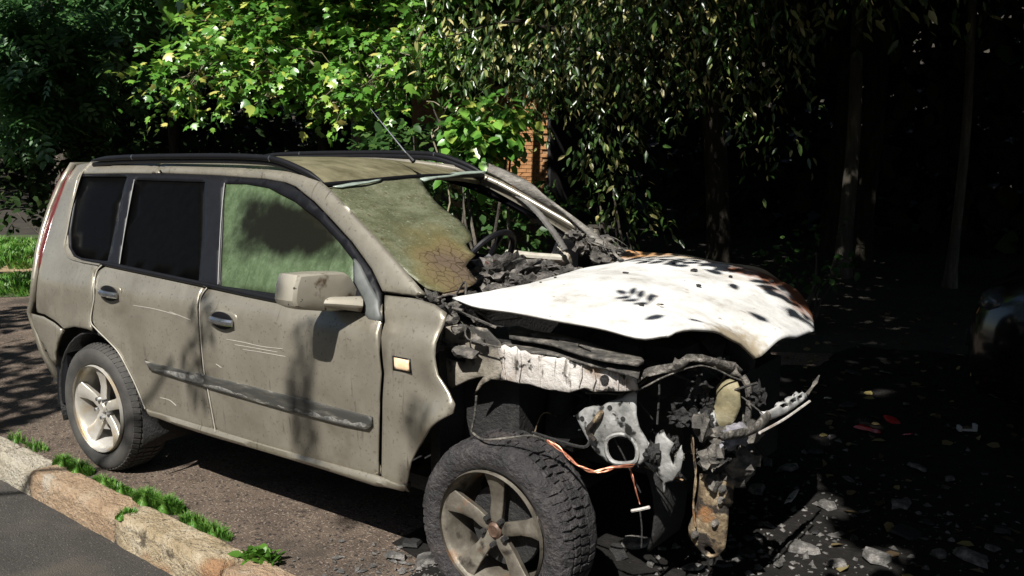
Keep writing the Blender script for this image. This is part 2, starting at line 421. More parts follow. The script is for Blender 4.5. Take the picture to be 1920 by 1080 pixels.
# ------------------------------------------------------------------ ground
def plane_grid(name, x0, x1, y0, y1, z, mat, nx=1, ny=1, rough=0., zf=None, **kw):
    X, Y = np.meshgrid(np.linspace(x0, x1, nx + 1), np.linspace(y0, y1, ny + 1))
    Z = np.full(X.shape, float(z))
    if zf is not None: Z = Z + zf(X, Y)
    V = np.stack([X.ravel(), Y.ravel(), Z.ravel()], 1)
    i = np.arange(nx)[None] + np.arange(ny)[:, None] * (nx + 1); i = i.ravel()
    F = np.stack([i, i + 1, i + nx + 2, i + nx + 1], 1)
    return fast_mesh(name, V, F, mat, **kw)

def strip(name, x0, x1, yf0, yf1, z, mat, n=60, **kw):
    xs = np.linspace(x0, x1, n + 1)
    V = np.concatenate([np.stack([xs, yf0(xs), 0 * xs + z], 1), np.stack([xs, yf1(xs), 0 * xs + z], 1)])
    i = np.arange(n); F = np.stack([i, i + 1, i + n + 2, i + n + 1], 1)
    return fast_mesh(name, V, F, mat, **kw)

kerb_in = lambda x: -.973 - .0587 * np.clip(x, -60, 60)
kerb_out = lambda x: -1.137 - .0662 * np.clip(x, -60, 60)
strip('road', -400, 400, lambda x: 0 * x - 400, lambda x: kerb_out(x) + .05, -.14, ROAD, n=200, kind='structure')
strip('parking_verge', -40, 40, lambda x: kerb_in(x) - .03, lambda x: 0 * x + 4.3 - .5 * np.sin(x * 1.3), 0, ASPHALT, n=200, kind='structure')
strip('shaded_woodland_floor', -40, 40, lambda x: 0 * x + 4.3 - .5 * np.sin(x * 1.3), lambda x: 0 * x + 400, 0, GROUNDFAR, n=200, kind='structure')  # near edge pulled in; its dark soil paints the shade behind the car
def hillz(X, Y): return 9 * _smooth(17, 34, Y + 0 * X) + 9 * _smooth(-24, -44, X + .0 * Y) * _smooth(1, 8, Y)
plane_grid('backdrop_hill', -120, 60, 1, 90, -.3, GROUNDFAR, 90, 45, zf=hillz, kind='structure')  # rise added behind the wood to close off the bright sky
def ground_patch(name, pts, z, mat): return mesh_obj(name, [(p[0], p[1], z) for p in pts], [tuple(range(len(pts)))], mat, kind='structure')
ground_patch('lawn', [(-13.446, 4.116, 0), (-12.192, 5.06, 0), (-9.537, 3.752, 0), (-8.905, 3.072, 0), (-8.188, 2.468, 0), (-7.989, 1.786, 0)], .004, LAWN)
ground_patch('dirt_path', [(-8.085, 1.827, 0), (-8.291, 2.516, 0), (-9.022, 3.13, 0), (-9.668, 3.82, 0), (-7.436, 2.664, 0), (-7.029, 2.175, 0), (-7.099, 1.406, 0)], .008, EARTH)
ground_patch('grass_verge', [(-7.182, 1.441, 0), (-7.116, 2.218, 0), (-7.531, 2.713, 0), (-5.8, 1.817, 0), (-5.859, 1.596, 0), (-6.324, 1.075, 0)], .004, LAWN)

SHADE_SOOT = pm('shaded_sooty_ground', [(.3, (.006, .0055, .005)), (.55, (.012, .011, .010)), (.75, (.03, .027, .024))], scale=9, detail=12, rough=.95, spec=.15, bump=.8, bscale=60, nrough=.72)  # near-black colour paints tree shade on the ground, with soot by the wheel
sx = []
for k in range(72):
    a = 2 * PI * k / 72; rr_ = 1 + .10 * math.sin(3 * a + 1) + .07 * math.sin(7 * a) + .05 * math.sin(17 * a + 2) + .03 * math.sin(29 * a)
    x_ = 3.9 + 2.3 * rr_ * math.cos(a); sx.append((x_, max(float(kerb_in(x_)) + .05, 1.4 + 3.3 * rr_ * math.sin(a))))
mesh_obj('shade_and_soot_patch', [(x, y, .004) for x, y in sx], [tuple(range(72))], SHADE_SOOT, kind='structure')

# ------------------------------------------------------------------ kerb
kerb = empty('kerb', (0, -1.1, 0), label='row of weathered concrete kerb stones between the parking verge and the road', cat='kerb')
def kerb_stone(x0, x1, seed, tint):
    nx, ny, nz = 28, 8, 8
    bm = bmesh.new(); bmesh.ops.create_cube(bm, size=1)
    bmesh.ops.subdivide_edges(bm, edges=bm.edges[:], cuts=15, use_grid_fill=True)
    for v in bm.verts:
        u, t, w = v.co.x + .5, v.co.y + .5, v.co.z + .5
        c = v.co.copy() * 2
        # rounded worn arrises
        k = max(0., abs(c.y) - .82) / .18 * max(0., c.z - .8) / .2
        x = x0 + .010 + (x1 - x0 - .020) * u; y = (kerb_out(x) * (1 - t) + kerb_in(x) * t); z = -.24 + w * .262
        z -= .012 * k; y += (-.012 if c.y > 0 else .012) * k
        e = max(0., abs(c.x) - .9) / .1
        z -= .012 * e * max(0, c.z)
        q = Vector((x * 6, y * 6, z * 6 + seed))
        n1 = noise.fractal(q * 1.8, .75, 2, 6)
        v.co = Vector((x, y - .007 * n1 * (1 if c.y < .5 else 0), z + .007 * noise.fractal(q * 2.4 + Vector((9, 0, 0)), .75, 2, 6) - .010 * max(0, noise.noise(q * .5)) + .008 * math.sin(seed * 5))) - Vector((0, -1.1, 0))
    me = bpy.data.meshes.new('kerb_stone'); bm.to_mesh(me); bm.free(); me.materials.append(tint)
    me.polygons.foreach_set('use_smooth', [True] * len(me.polygons))
    link(bpy.data.objects.new('kerb_stone', me), kerb)
KERB_B = pm('kerb_rusty_concrete', [(.25, (.20, .13, .075)), (.5, (.34, .235, .145)), (.75, (.42, .33, .235))], scale=5, detail=12, rough=.9, bump=1.0, bscale=40, bdist=.045, spots=[((.07, .055, .035), 48, .64, .05), ((.10, .08, .05), 9, .64, .07), ((.40, .36, .29), 3, .56, .1)], nrough=.68)
KERB_C = pm('kerb_pale_concrete', [(.25, (.24, .20, .14)), (.5, (.40, .36, .28)), (.75, (.47, .43, .36))], scale=5, detail=12, rough=.9, bump=1.0, bscale=40, bdist=.045, nrough=.68, spots=[((.07, .055, .035), 48, .64, .05), ((.14, .11, .07), 9, .64, .07)])
for i, (a, b_) in enumerate(zip([-4.1, -3.2, -2.2, -1.35, -.72, -.30, .62, 1.50, 2.4, 3.3, 4.2, 5.1, 6.0], [-3.2, -2.2, -1.35, -.72, -.30, .62, 1.50, 2.4, 3.3, 4.2, 5.1, 6.0, 6.9])):
    kerb_stone(a, b_, i * 3.7, [KERB_C, KERB_C, KERB_C, KERB_C, KERB_C, KERB_B, KERB, KERB_B, KERB, KERB, KERB_B, KERB, KERB][i])

# ------------------------------------------------------------------ the burnt car
car = empty('burnt_car', (0, 0, 0), label='champagne off-road car with its whole front end burnt out, parked along the kerb', cat='car')
both = ('side', 'left')
def mir(pts): return [(p[0], -p[1], p[2]) for p in pts]
def side_sheet(name, pts, mat, parent=car, left=True, **kw):
    o = sheet(name, pts, mat, parent, 'side', **kw)
    if left: 
        kw = dict(kw); sheet(name, mir(pts), mat, parent, 'left', **{**kw, 'holes': [mir(h) for h in kw.get('holes', ())]})
    return o

# --- painted side panels
quarter = [(-0.487, -0.52, 1.623), (-0.625, -0.555, 1.597), (-0.661, -0.614, 1.489), (-0.685, -0.67, 1.36), (-0.668, -0.732, 1.238), (-0.627, -0.792, 1.125), (-0.553, -0.862, 0.989), (-0.581, -0.866, 0.866), (-0.595, -0.866, 0.786), (-0.48, -0.877, 0.789), (-0.37, -0.883, 0.77), (-0.253, -0.894, 0.739), (-0.134, -0.898, 0.766), (-0.017, -0.9, 0.769), (0.044, -0.9, 0.763), (0.009, -0.893, 0.819), (0.031, -0.88, 0.932), (0.03, -0.875, 0.99), (0.001, -0.835, 1.072), (0.055, -0.822, 1.108), (-0.155, -0.819, 1.114), (-0.244, -0.813, 1.126), (-0.331, -0.792, 1.17), (-0.404, -0.749, 1.255), (-0.469, -0.679, 1.394), (-0.519, -0.602, 1.538), (-0.487, -0.598, 1.55), (-0.036, -0.596, 1.564), (0.263, -0.594, 1.569), (0.136, -0.506, 1.633), (-0.217, -0.506, 1.633)]
side_sheet('rear_quarter', quarter, PAINT, step=.04, roll=.008, rollr=.014)
rear_bumper = [(-0.644, -0.871, 0.779), (-0.467, -0.89, 0.783), (-0.352, -0.895, 0.765), (-0.24, -0.907, 0.737), (-0.298, -0.905, 0.668), (-0.342, -0.901, 0.602), (-0.365, -0.895, 0.526), (-0.44, -0.886, 0.556), (-0.54, -0.876, 0.631), (-0.619, -0.872, 0.705)]
side_sheet('bumper_corner', rear_bumper, PAINT, off=.012, step=.04, thick=.02)
rear_door = [(0.084, -0.825, 1.103), (0.013, -0.836, 1.067), (0.045, -0.874, 0.991), (0.047, -0.88, 0.934), (0.024, -0.892, 0.821), (0.079, -0.898, 0.783), (0.188, -0.898, 0.733), (0.273, -0.895, 0.681), (0.348, -0.889, 0.589), (0.393, -0.883, 0.52), (0.443, -0.875, 0.417), (0.46, -0.872, 0.403), (0.682, -0.859, 0.391), (0.92, -0.859, 0.393), (0.972, -0.859, 0.39), (0.95, -0.874, 0.606), (0.937, -0.88, 0.692), (0.929, -0.881, 0.908), (0.913, -0.86, 1.021), (0.933, -0.834, 1.074), (0.573, -0.829, 1.089)]
side_sheet('rear_door', rear_door, PAINT, step=.04, roll=.008, rollr=.014)
front_door = [(0.948, -0.833, 1.076), (0.93, -0.861, 1.02), (0.945, -0.881, 0.91), (0.954, -0.88, 0.695), (0.967, -0.875, 0.609), (0.989, -0.859, 0.393), (1.361, -0.859, 0.394), (1.708, -0.86, 0.399), (2.041, -0.86, 0.405), (2.072, -0.876, 0.631), (2.097, -0.883, 0.852), (2.067, -0.843, 1.047), (2.047, -0.82, 1.112), (2.018, -0.834, 1.072), (1.84, -0.837, 1.064), (1.508, -0.837, 1.063)]
side_sheet('front_door', front_door, PAINT, step=.04, roll=.008, rollr=.014)
fender = [(2.044, -0.805, 1.144), (2.207, -0.803, 1.147), (2.309, -0.808, 1.136), (2.376, -0.819, 1.113), (2.381, -0.829, 1.089), (2.368, -0.854, 1.03), (2.369, -0.878, 0.954), (2.39, -0.882, 0.891), (2.45, -0.883, 0.836), (2.482, -0.891, 0.797), (2.478, -0.896, 0.763), (2.424, -0.897, 0.727), (2.364, -0.895, 0.676), (2.315, -0.892, 0.63), (2.278, -0.889, 0.584), (2.245, -0.884, 0.52), (2.228, -0.879, 0.468), (2.21, -0.876, 0.406), (2.132, -0.866, 0.394), (2.055, -0.86, 0.404), (2.084, -0.876, 0.633), (2.108, -0.883, 0.854), (2.079, -0.843, 1.047)]
def dent(V): return .010 * np.sin(V[:, 1] * 26 + V[:, 0] * 9) * _smooth(2.22, 2.40, V[:, 0]) * _smooth(1.0, .85, V[:, 1]) + .03 * _smooth(2.32, 2.5, V[:, 0]) * _smooth(.95, .7, V[:, 1]) - .024 * np.exp(-((V[:, 0] - 2.30) ** 2 / .004 + (V[:, 1] - .80) ** 2 / .012)) + .016 * np.exp(-((V[:, 0] - 2.40) ** 2 / .003 + (V[:, 1] - .72) ** 2 / .01)) - .014 * np.exp(-((V[:, 0] - 2.28) ** 2 / .003 + (V[:, 1] - .60) ** 2 / .004))
sheet('front_fender', fender, PAINT, car, 'side', step=.03, roll=.010, rollr=.02, disp=dent)
sheet('front_fender', mir(fender), CHARGREY, car, 'left', step=.04, roll=.010, rollr=.02, label='burnt bare fender on the far side')
sill = [(0.431, -0.87, 0.419), (0.505, -0.859, 0.413), (0.971, -0.854, 0.412), (1.355, -0.854, 0.411), (1.703, -0.854, 0.415), (2.033, -0.855, 0.419), (2.054, -0.855, 0.417), (2.208, -0.871, 0.419), (2.2, -0.869, 0.391), (2.023, -0.852, 0.367), (1.675, -0.852, 0.371), (1.325, -0.852, 0.37), (0.977, -0.852, 0.366), (0.67, -0.852, 0.368), (0.476, -0.863, 0.381)]
side_sheet('sill', sill, PAINT, off=.012, step=.02, thick=.06, roll=.016, rollr=.022)
top_rail = [(0.136, -0.506, 1.633), (0.464, -0.496, 1.638), (0.743, -0.492, 1.64), (1.024, -0.507, 1.633), (1.2, -0.544, 1.615), (1.345, -0.577, 1.597), (1.456, -0.596, 1.566), (1.554, -0.618, 1.528), (1.719, -0.66, 1.446), (1.9, -0.703, 1.353), (2.07, -0.747, 1.262), (2.254, -0.797, 1.16), (2.204, -0.8, 1.153), (2.023, -0.801, 1.152), (1.929, -0.764, 1.229), (1.776, -0.719, 1.322), (1.615, -0.68, 1.404), (1.471, -0.647, 1.475), (1.315, -0.615, 1.534), (1.235, -0.605, 1.55), (1.081, -0.598, 1.562), (0.707, -0.593, 1.569), (0.263, -0.594, 1.569)]
side_sheet('roof_side', top_rail, PAINT, step=.04, thick=.03, roll=.016, rollr=.03)

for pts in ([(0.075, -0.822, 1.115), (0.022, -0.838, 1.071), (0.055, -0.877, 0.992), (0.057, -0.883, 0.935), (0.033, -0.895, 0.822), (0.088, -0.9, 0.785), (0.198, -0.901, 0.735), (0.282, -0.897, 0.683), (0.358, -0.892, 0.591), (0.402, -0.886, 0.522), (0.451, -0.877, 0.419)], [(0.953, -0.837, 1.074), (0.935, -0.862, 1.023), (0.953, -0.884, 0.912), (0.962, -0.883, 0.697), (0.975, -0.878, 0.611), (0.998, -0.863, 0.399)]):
    de = MB(); de.tube(catmull(pts, 4), .0032, 6); de.out('door_edge_highlight', pm('sunlit_edge_paint', [(.3, (.30, .28, .23)), (.7, (.48, .455, .40))], scale=9, rough=.4, metal=.2), car)  # pale tubes paint the sun caught by the rolled door edges

# --- black window surround with the two door windows cut out
q_hole = [(-0.483, -0.601, 1.539), (-0.03, -0.601, 1.551), (0.081, -0.81, 1.126), (0.027, -0.81, 1.124), (-0.169, -0.811, 1.123), (-0.241, -0.805, 1.134), (-0.308, -0.79, 1.165), (-0.383, -0.745, 1.256), (-0.446, -0.676, 1.395)]
r_hole = [(0.057, -0.609, 1.536), (0.654, -0.606, 1.542), (0.771, -0.715, 1.322), (0.871, -0.823, 1.097), (0.199, -0.813, 1.119), (0.126, -0.72, 1.312)]
f_hole = [(0.811, -0.607, 1.539), (0.966, -0.606, 1.542), (1.136, -0.613, 1.53), (1.342, -0.641, 1.479), (1.54, -0.675, 1.406), (1.695, -0.711, 1.329), (1.819, -0.745, 1.259), (1.849, -0.776, 1.195), (1.876, -0.811, 1.123), (1.699, -0.823, 1.097), (1.494, -0.824, 1.092), (1.033, -0.825, 1.09)]
surround = [(-0.534, -0.59, 1.549), (-0.047, -0.589, 1.57), (0.252, -0.587, 1.574), (0.698, -0.587, 1.574), (1.073, -0.591, 1.566), (1.228, -0.599, 1.554), (1.307, -0.608, 1.538), (1.464, -0.641, 1.479), (1.609, -0.674, 1.407), (1.77, -0.713, 1.326), (1.924, -0.758, 1.232), (2.02, -0.798, 1.149), (2.07, -0.84, 1.045), (1.994, -0.84, 1.045), (1.504, -0.834, 1.06), (0.926, -0.829, 1.078), (0.095, -0.819, 1.106), (-0.171, -0.816, 1.112), (-0.263, -0.809, 1.127), (-0.344, -0.788, 1.169), (-0.412, -0.745, 1.254), (-0.477, -0.674, 1.394)]
side_sheet('window_surround', surround, BLACKTRIM, off=-.006, step=.03, thick=.02, roll=0, holes=[q_hole, r_hole, f_hole])
def grow(pts, k=1.03):
    c = np.mean(np.array(pts), 0); return [tuple(c + (np.array(p) - c) * k) for p in pts]
side_sheet('quarter_window', grow(q_hole), DARKGLASS, off=-.016, step=.08, thick=.005, roll=0)
side_sheet('rear_door_window', grow(r_hole), DARKGLASS, off=-.016, step=.08, thick=.005, roll=0)
sheet('front_door_window', grow(f_hole), DOORGLASS, car, 'side', off=-.014, step=.04, thick=.005, roll=0, label='sooty green front door window with a black soot stain')
SEALMAT = flat('worn_grey_seal', (.11, .11, .105), .5, .1)
for pts in ([(0.816, -0.611, 1.54), (0.897, -0.703, 1.354), (1.025, -0.828, 1.095)], [(0.058, -0.613, 1.536), (0.132, -0.723, 1.312), (0.203, -0.815, 1.122)]):
    seal = MB(); seal.tube(catmull(pts, 4), .0026, 6); seal.out('window_seal', SEALMAT, car)
bl = MB(); bl.tube(catmull([(0.058, -0.823, 1.114), (0.392, -0.828, 1.104), (0.934, -0.834, 1.087), (1.268, -0.838, 1.074), (1.535, -0.84, 1.067)], 4), .011, 8)
bl.out('belt_moulding', BLACKTRIM, car)
bl = MB(); bl.tube(catmull(mir([(0.058, -0.823, 1.114), (0.934, -0.834, 1.087), (1.535, -0.84, 1.067), (2.003, -0.85, 1.043)]), 4), .011, 8); bl.out('belt_moulding', BLACKTRIM, car)
qs = MB(); qs.tube(catmull([(-0.473, -0.541, 1.615), (-0.481, -0.594, 1.562), (-0.468, -0.634, 1.496), (-0.441, -0.696, 1.367), (-0.391, -0.76, 1.239), (-0.36, -0.798, 1.162), (-0.283, -0.819, 1.121), (-0.156, -0.825, 1.108), (0.042, -0.827, 1.105)], 5), .006, 6); qs.out('panel_seam', PAINT, car)

# --- trim strip
tr = [(0.489, -0.889, 0.678), (0.515, -0.889, 0.673), (0.753, -0.889, 0.674), (0.984, -0.889, 0.676), (1.343, -0.889, 0.676), (1.721, -0.889, 0.675), (2.03, -0.889, 0.672), (2.05, -0.888, 0.667), (2.05, -0.886, 0.636), (2.024, -0.885, 0.608), (1.871, -0.884, 0.601), (1.52, -0.884, 0.602), (0.977, -0.885, 0.613), (0.7, -0.886, 0.623), (0.529, -0.886, 0.629)]
side_sheet('rubbing_strip', tr, SCUFF, off=.014, step=.02, thick=.016, roll=.004, rollr=.007)

SCUFFPALE = pm('scraped_plastic', [(.4, (.05, .05, .047)), (.52, (.13, .127, .118)), (.7, (.28, .27, .25))], scale=38, detail=9, nrough=.75, rough=.7, bump=.3)
sheet('scuffed_edge', [(0.984, -0.888, 0.635), (1.085, -0.889, 0.644), (1.191, -0.888, 0.634), (1.247, -0.888, 0.633), (1.3, -0.887, 0.62), (1.346, -0.888, 0.63), (1.381, -0.887, 0.621), (1.428, -0.888, 0.627), (1.451, -0.887, 0.614), (1.502, -0.888, 0.631), (1.548, -0.887, 0.615), (1.605, -0.888, 0.632), (1.65, -0.887, 0.619), (1.718, -0.888, 0.636), (1.762, -0.888, 0.625), (1.821, -0.889, 0.638), (1.857, -0.888, 0.627), (1.908, -0.889, 0.639), (1.938, -0.888, 0.628), (1.988, -0.889, 0.642), (2.038, -0.889, 0.638), (2.023, -0.887, 0.613), (1.874, -0.886, 0.607), (1.523, -0.887, 0.608), (0.981, -0.887, 0.619)], SCUFFPALE, car, 'side', off=.0146, step=.02, thick=.001, roll=.004, rollr=.006)
sheet('scuffed_edge', [(0.557, -0.889, 0.645), (0.71, -0.89, 0.66), (0.838, -0.89, 0.664), (0.913, -0.891, 0.668), (0.94, -0.892, 0.685), (0.979, -0.891, 0.673), (0.97, -0.888, 0.625), (0.83, -0.888, 0.623), (0.704, -0.888, 0.63), (0.564, -0.888, 0.635)], SCUFFPALE, car, 'side', off=.0146, step=.02, thick=.001, roll=.004, rollr=.006)

# --- door handles: recessed cup, chrome grip
def door_handle(cx, cz, s=1.0):
    y = -float(half_width(cx, cz))
    h = MB(); 
    a = [(cx + s * .088 * math.copysign(abs(math.cos(t)) ** .5, math.cos(t)), y - .004, cz - .004 + s * .043 * math.copysign(abs(math.sin(t)) ** .5, math.sin(t))) for t in np.linspace(0, 2 * PI, 29)[:-1]]
    o = sheet('door_handle', a, PAINT, car, 'plane', step=.02, thick=.012, roll=.006)
    inner = [(cx + s * .070 * math.cos(t), y - .011, cz + s * .035 * math.sin(t)) for t in np.linspace(0, 2 * PI, 25)[:-1]]
    sheet('handle_cup', inner, BLACKTRIM, o, 'plane', step=.02, thick=.003, roll=.001, rollr=.004)
    g = MB(); g.tube(catmull([(cx - .062 * s, y - .014, cz), (cx - .03, y - .030, cz + .002), (cx + .03, y - .033, cz), (cx + .072 * s, y - .014, cz - .004)], 4), .014, 8, flat=1.15)
    g.out('handle_grip', CHROME, o)
    return o
hd = [(0.206, -0.876, 0.98), (1.121, -0.879, 0.948)]
for p in hd: door_handle(p[0], p[2], 1.15)

SCRATCH = flat('scratched_paint', (.33, .31, .275), .5)
for pts in ([(1.144, -0.883, 0.864), (1.257, -0.883, 0.866), (1.384, -0.883, 0.864), (1.524, -0.883, 0.872)], [(1.2, -0.883, 0.847), (1.311, -0.883, 0.85), (1.489, -0.883, 0.853)], [(1.255, -0.883, 0.833), (1.382, -0.883, 0.838), (1.54, -0.883, 0.841)], [(0.713, -0.88, 0.941), (0.789, -0.88, 0.932), (0.881, -0.881, 0.92)], [(0.41, -0.88, 0.939), (0.591, -0.88, 0.941), (0.764, -0.88, 0.932)], [(1.058, -0.884, 0.738), (1.095, -0.883, 0.726)], [(0.57, -0.866, 0.494), (0.649, -0.866, 0.494), (0.698, -0.865, 0.475)]):
    m_ = MB(); m_.tube(catmull(pts, 4), .0016, 4); m_.out('scratch', SCRATCH, car)

# --- side indicator
si = [(2.17, -0.886, 0.927), (2.248, -0.886, 0.926), (2.252, -0.888, 0.883), (2.174, -0.888, 0.882)]
o = sheet('side_indicator', [(2.16, -0.884, 0.932), (2.254, -0.884, 0.932), (2.258, -0.886, 0.878), (2.164, -0.886, 0.874)], BLACKTRIM, car, 'side', off=.003, step=.02, thick=.006, roll=.003)
sheet('indicator_lens', si, AMBERWHITE, o, 'side', off=.008, step=.015, thick=.008, roll=.006)

# --- tail lamp wrapping the rear corner
tl = [(-0.631, -0.558, 1.597), (-0.636, -0.595, 1.535), (-0.634, -0.655, 1.416), (-0.626, -0.712, 1.299), (-0.596, -0.774, 1.179), (-0.577, -0.814, 1.101), (-0.572, -0.84, 1.035), (-0.626, -0.837, 1.03), (-0.724, -0.764, 1.161), (-0.764, -0.697, 1.285), (-0.777, -0.629, 1.422), (-0.765, -0.569, 1.543), (-0.705, -0.546, 1.599)]
side_sheet('tail_lamp', tl, pm('dark_red_lamp', [(.3, (.05, .008, .007)), (.7, (.10, .016, .013))], scale=8, rough=.2), off=.006, step=.03, thick=.02, roll=.008)

# --- tailgate closing the rear
rear_edge = [p for p in [(-0.625, -0.555, 1.597), (-0.661, -0.614, 1.489), (-0.685, -0.67, 1.36), (-0.668, -0.732, 1.238), (-0.627, -0.792, 1.125), (-0.553, -0.862, 0.989), (-0.581, -0.866, 0.866), (-0.644, -0.859, 0.78)]]
rows = []
for (x, y, z) in rear_edge + [(-.66, -.80, .55), (-.52, -.80, .42)]:
    rows.append([(x, y, z), (x - .05, y + .05, z), (x - .09, y + .16, z), (x - .11, 0, z), (x - .09, -y - .16, z), (x - .05, -y - .05, z), (x, -y, z)])
V = [p for r_ in rows for p in r_]; F = [(i * 7 + j, i * 7 + j + 1, (i + 1) * 7 + j + 1, (i + 1) * 7 + j) for i in range(len(rows) - 1) for j in range(6)]
tg = mesh_obj('tailgate', V, F, PAINT, car, 60)
md = tg.modifiers.new('thickness', 'SOLIDIFY'); md.thickness = .03; md.offset = 1
rw = MB(); rw.add([(-.755, -.42, 1.5), (-.755, .42, 1.5), (-.885, .5, 1.08), (-.885, -.5, 1.08), (-.735, -.42, 1.5), (-.735, .42, 1.5), (-.865, .5, 1.08), (-.865, -.5, 1.08)], [(0, 1, 2, 3), (4, 7, 6, 5), (0, 4, 5, 1), (1, 5, 6, 2), (2, 6, 7, 3), (3, 7, 4, 0)])
rw.out('rear_window', DARKGLASS, car)

# --- roof
ctrl = []
for x, zc in ((-.66, 1.598), (-.35, 1.625), (.1, 1.645), (.6, 1.65), (1.1, 1.640), (1.3, 1.612), (1.46, 1.575)):
    for y in (-.57, -.4, 0, .4, .57):
        ctrl.append((x, y, zc - .045 * (abs(y) / .57) ** 2.5 + (.0 if x < 1.4 else .0)))
roof_out = [(-.66, -.53, 0), (-.3, -.56, 0), (.5, -.57, 0), (1.2, -.57, 0), (1.452, -.565, 0), (1.475, -.35, 0), (1.482, 0, 0), (1.475, .35, 0), (1.452, .565, 0), (1.2, .57, 0), (.5, .57, 0), (-.3, .56, 0), (-.66, .53, 0), (-.70, 0, 0)]
sheet('roof', roof_out, ROOF, car, 'tps', ctrl=ctrl, step=.08, thick=.02, roll=.012, rollr=.03, face=(0, 0, 1))
for sgn in (1, -1):
    rr = MB(); path = [(p[0], p[1] * sgn, p[2]) for p in catmull([(-0.412, -0.575, 1.626), (-0.259, -0.575, 1.64), (0, -0.575, 1.652), (0.382, -0.575, 1.661), (0.773, -0.575, 1.667), (1.052, -0.575, 1.664), (1.165, -0.575, 1.654), (1.273, -0.575, 1.629), (1.379, -0.575, 1.596), (1.467, -0.575, 1.56)], 4)]
    n = len(path); rr.tube(path, [.004 + .010 * min(1, min(i, n - 1 - i) / 4) for i in range(n)], 10, flat=1.05)
    o = rr.out('roof_rail', BLACKTRIM, car)
    for k in (8, 22):
        cl = MB(); cl.tube([Vector(path[k]) + Vector((-.004, 0, 0)), Vector(path[k]) + Vector((.004, 0, 0))], .0145, 10, flat=1.05); cl.out('rail_clip', CHROME, o)
    gt = MB(); gt.tube([Vector(p) + Vector((0, .014 * sgn, -.022)) for p in path], .014, 8); gt.out('roof_gutter', BLACKTRIM, car)
seal = MB(); seal.tube(catmull([(1.462, -.57, 1.548), (1.488, -.35, 1.556), (1.497, 0, 1.566), (1.488, .35, 1.56), (1.462, .57, 1.552)], 6), .013, 8); seal.out('windshield_seal', BLACKTRIM, car)
an = MB(); base = [(1.466, 0.02, 1.639)][0]; tip = [(1.178, 0.02, 1.898)][0]; mid = [(1.417, 0.02, 1.68)][0]
an.tube([base, mid], [.012, .007], 8); o = an.out('antenna', BLACKTRIM, car)
an = MB(); an.tube([mid, tip], [.004, .0022], 6); an.out('antenna_mast', CHROME, o)

# --- windshield remains (laminated pane, torn and sagging)
ws = [(1.539, -0.598, 1.54), (1.52, -0.452, 1.552), (1.509, -0.236, 1.561), (1.497, -0.062, 1.569), (1.499, 0.031, 1.569), (1.567, -0.021, 1.529), (1.61, -0.04, 1.503), (1.665, -0.06, 1.471), (1.712, -0.069, 1.443), (1.755, -0.07, 1.417), (1.794, -0.074, 1.395), (1.836, -0.078, 1.37), (1.873, -0.088, 1.348), (1.906, -0.098, 1.328), (1.96, -0.135, 1.296), (1.972, -0.202, 1.288), (2.009, -0.222, 1.267), (2.045, -0.221, 1.246), (2.068, -0.294, 1.231), (2.093, -0.348, 1.216), (2.132, -0.359, 1.193), (2.182, -0.382, 1.164), (2.198, -0.434, 1.154), (2.207, -0.504, 1.148), (2.2, -0.616, 1.151), (2.163, -0.676, 1.172), (2.113, -0.687, 1.201), (2.019, -0.694, 1.257), (1.928, -0.693, 1.31), (1.803, -0.67, 1.384), (1.656, -0.638, 1.471)]
def crack_stain():
    nt = WSGLASS.node_tree; N = nt.nodes; L = nt.links; b = N['Principled BSDF']; src = b.inputs['Base Color'].links[0].from_socket
    tc = N.new('ShaderNodeTexCoord'); c_ = [(2.131, -0.401, 1.193)][0]
    mp = N.new('ShaderNodeMapping'); sc_ = (.34, .26, .30); mp.inputs['Location'].default_value = tuple(-a / s for a, s in zip(c_, sc_)); mp.inputs['Scale'].default_value = tuple(1 / s for s in sc_)
    L.new(tc.outputs['Object'], mp.inputs[0]); ln = N.new('ShaderNodeVectorMath'); ln.operation = 'LENGTH'; L.new(mp.outputs[0], ln.inputs[0])
    n = N.new('ShaderNodeTexNoise'); n.inputs['Scale'].default_value = 6; n.inputs['Detail'].default_value = 8; L.new(tc.outputs['Object'], n.inputs['Vector'])
    ad = N.new('ShaderNodeMath'); ad.operation = 'MULTIPLY_ADD'; ad.inputs[1].default_value = 1.4; L.new(n.outputs[0], ad.inputs[0]); L.new(ln.outputs['Value'], ad.inputs[2])
    def mask(hi, lo):
        r = N.new('ShaderNodeMapRange'); r.inputs['From Min'].default_value = hi; r.inputs['From Max'].default_value = lo; L.new(ad.outputs[0], r.inputs[0]); return r.outputs[0]
    def mixc(f, a, col):
        x = N.new('ShaderNodeMix'); x.data_type = 'RGBA'; L.new(f, x.inputs['Factor']); L.new(a, x.inputs['A']); x.inputs['B'].default_value = (*col, 1); return x.outputs['Result']
    c1 = mixc(mask(1.9, 1.1), src, (.16, .125, .05)); c2 = mixc(mask(1.5, .9), c1, (.11, .082, .058))
    v = N.new('ShaderNodeTexVoronoi'); v.feature = 'DISTANCE_TO_EDGE'; v.inputs['Scale'].default_value = 21; L.new(tc.outputs['Object'], v.inputs['Vector'])
    r = N.new('ShaderNodeMapRange'); r.inputs['From Min'].default_value = .055; r.inputs['From Max'].default_value = .0; L.new(v.outputs['Distance'], r.inputs[0])
    mu = N.new('ShaderNodeMath'); mu.operation = 'MULTIPLY'; L.new(r.outputs[0], mu.inputs[0]); L.new(mask(1.6, 1.1), mu.inputs[1])
    L.new(mixc(mu.outputs[0], c2, (.03, .022, .012)), b.inputs['Base Color'])
crack_stain()
rw_ = np.random.default_rng(3)
ph = rw_.uniform(0, 6, (6, 3))
def crumple(V):
    s = 0
    for k, (a, b_, c) in enumerate(ph): s = s + np.sin(V[:, 0] * (7 + 5 * k) * math.cos(a) + V[:, 1] * (7 + 5 * k) * math.sin(a) + b_) / (1 + k)
    return .005 * s
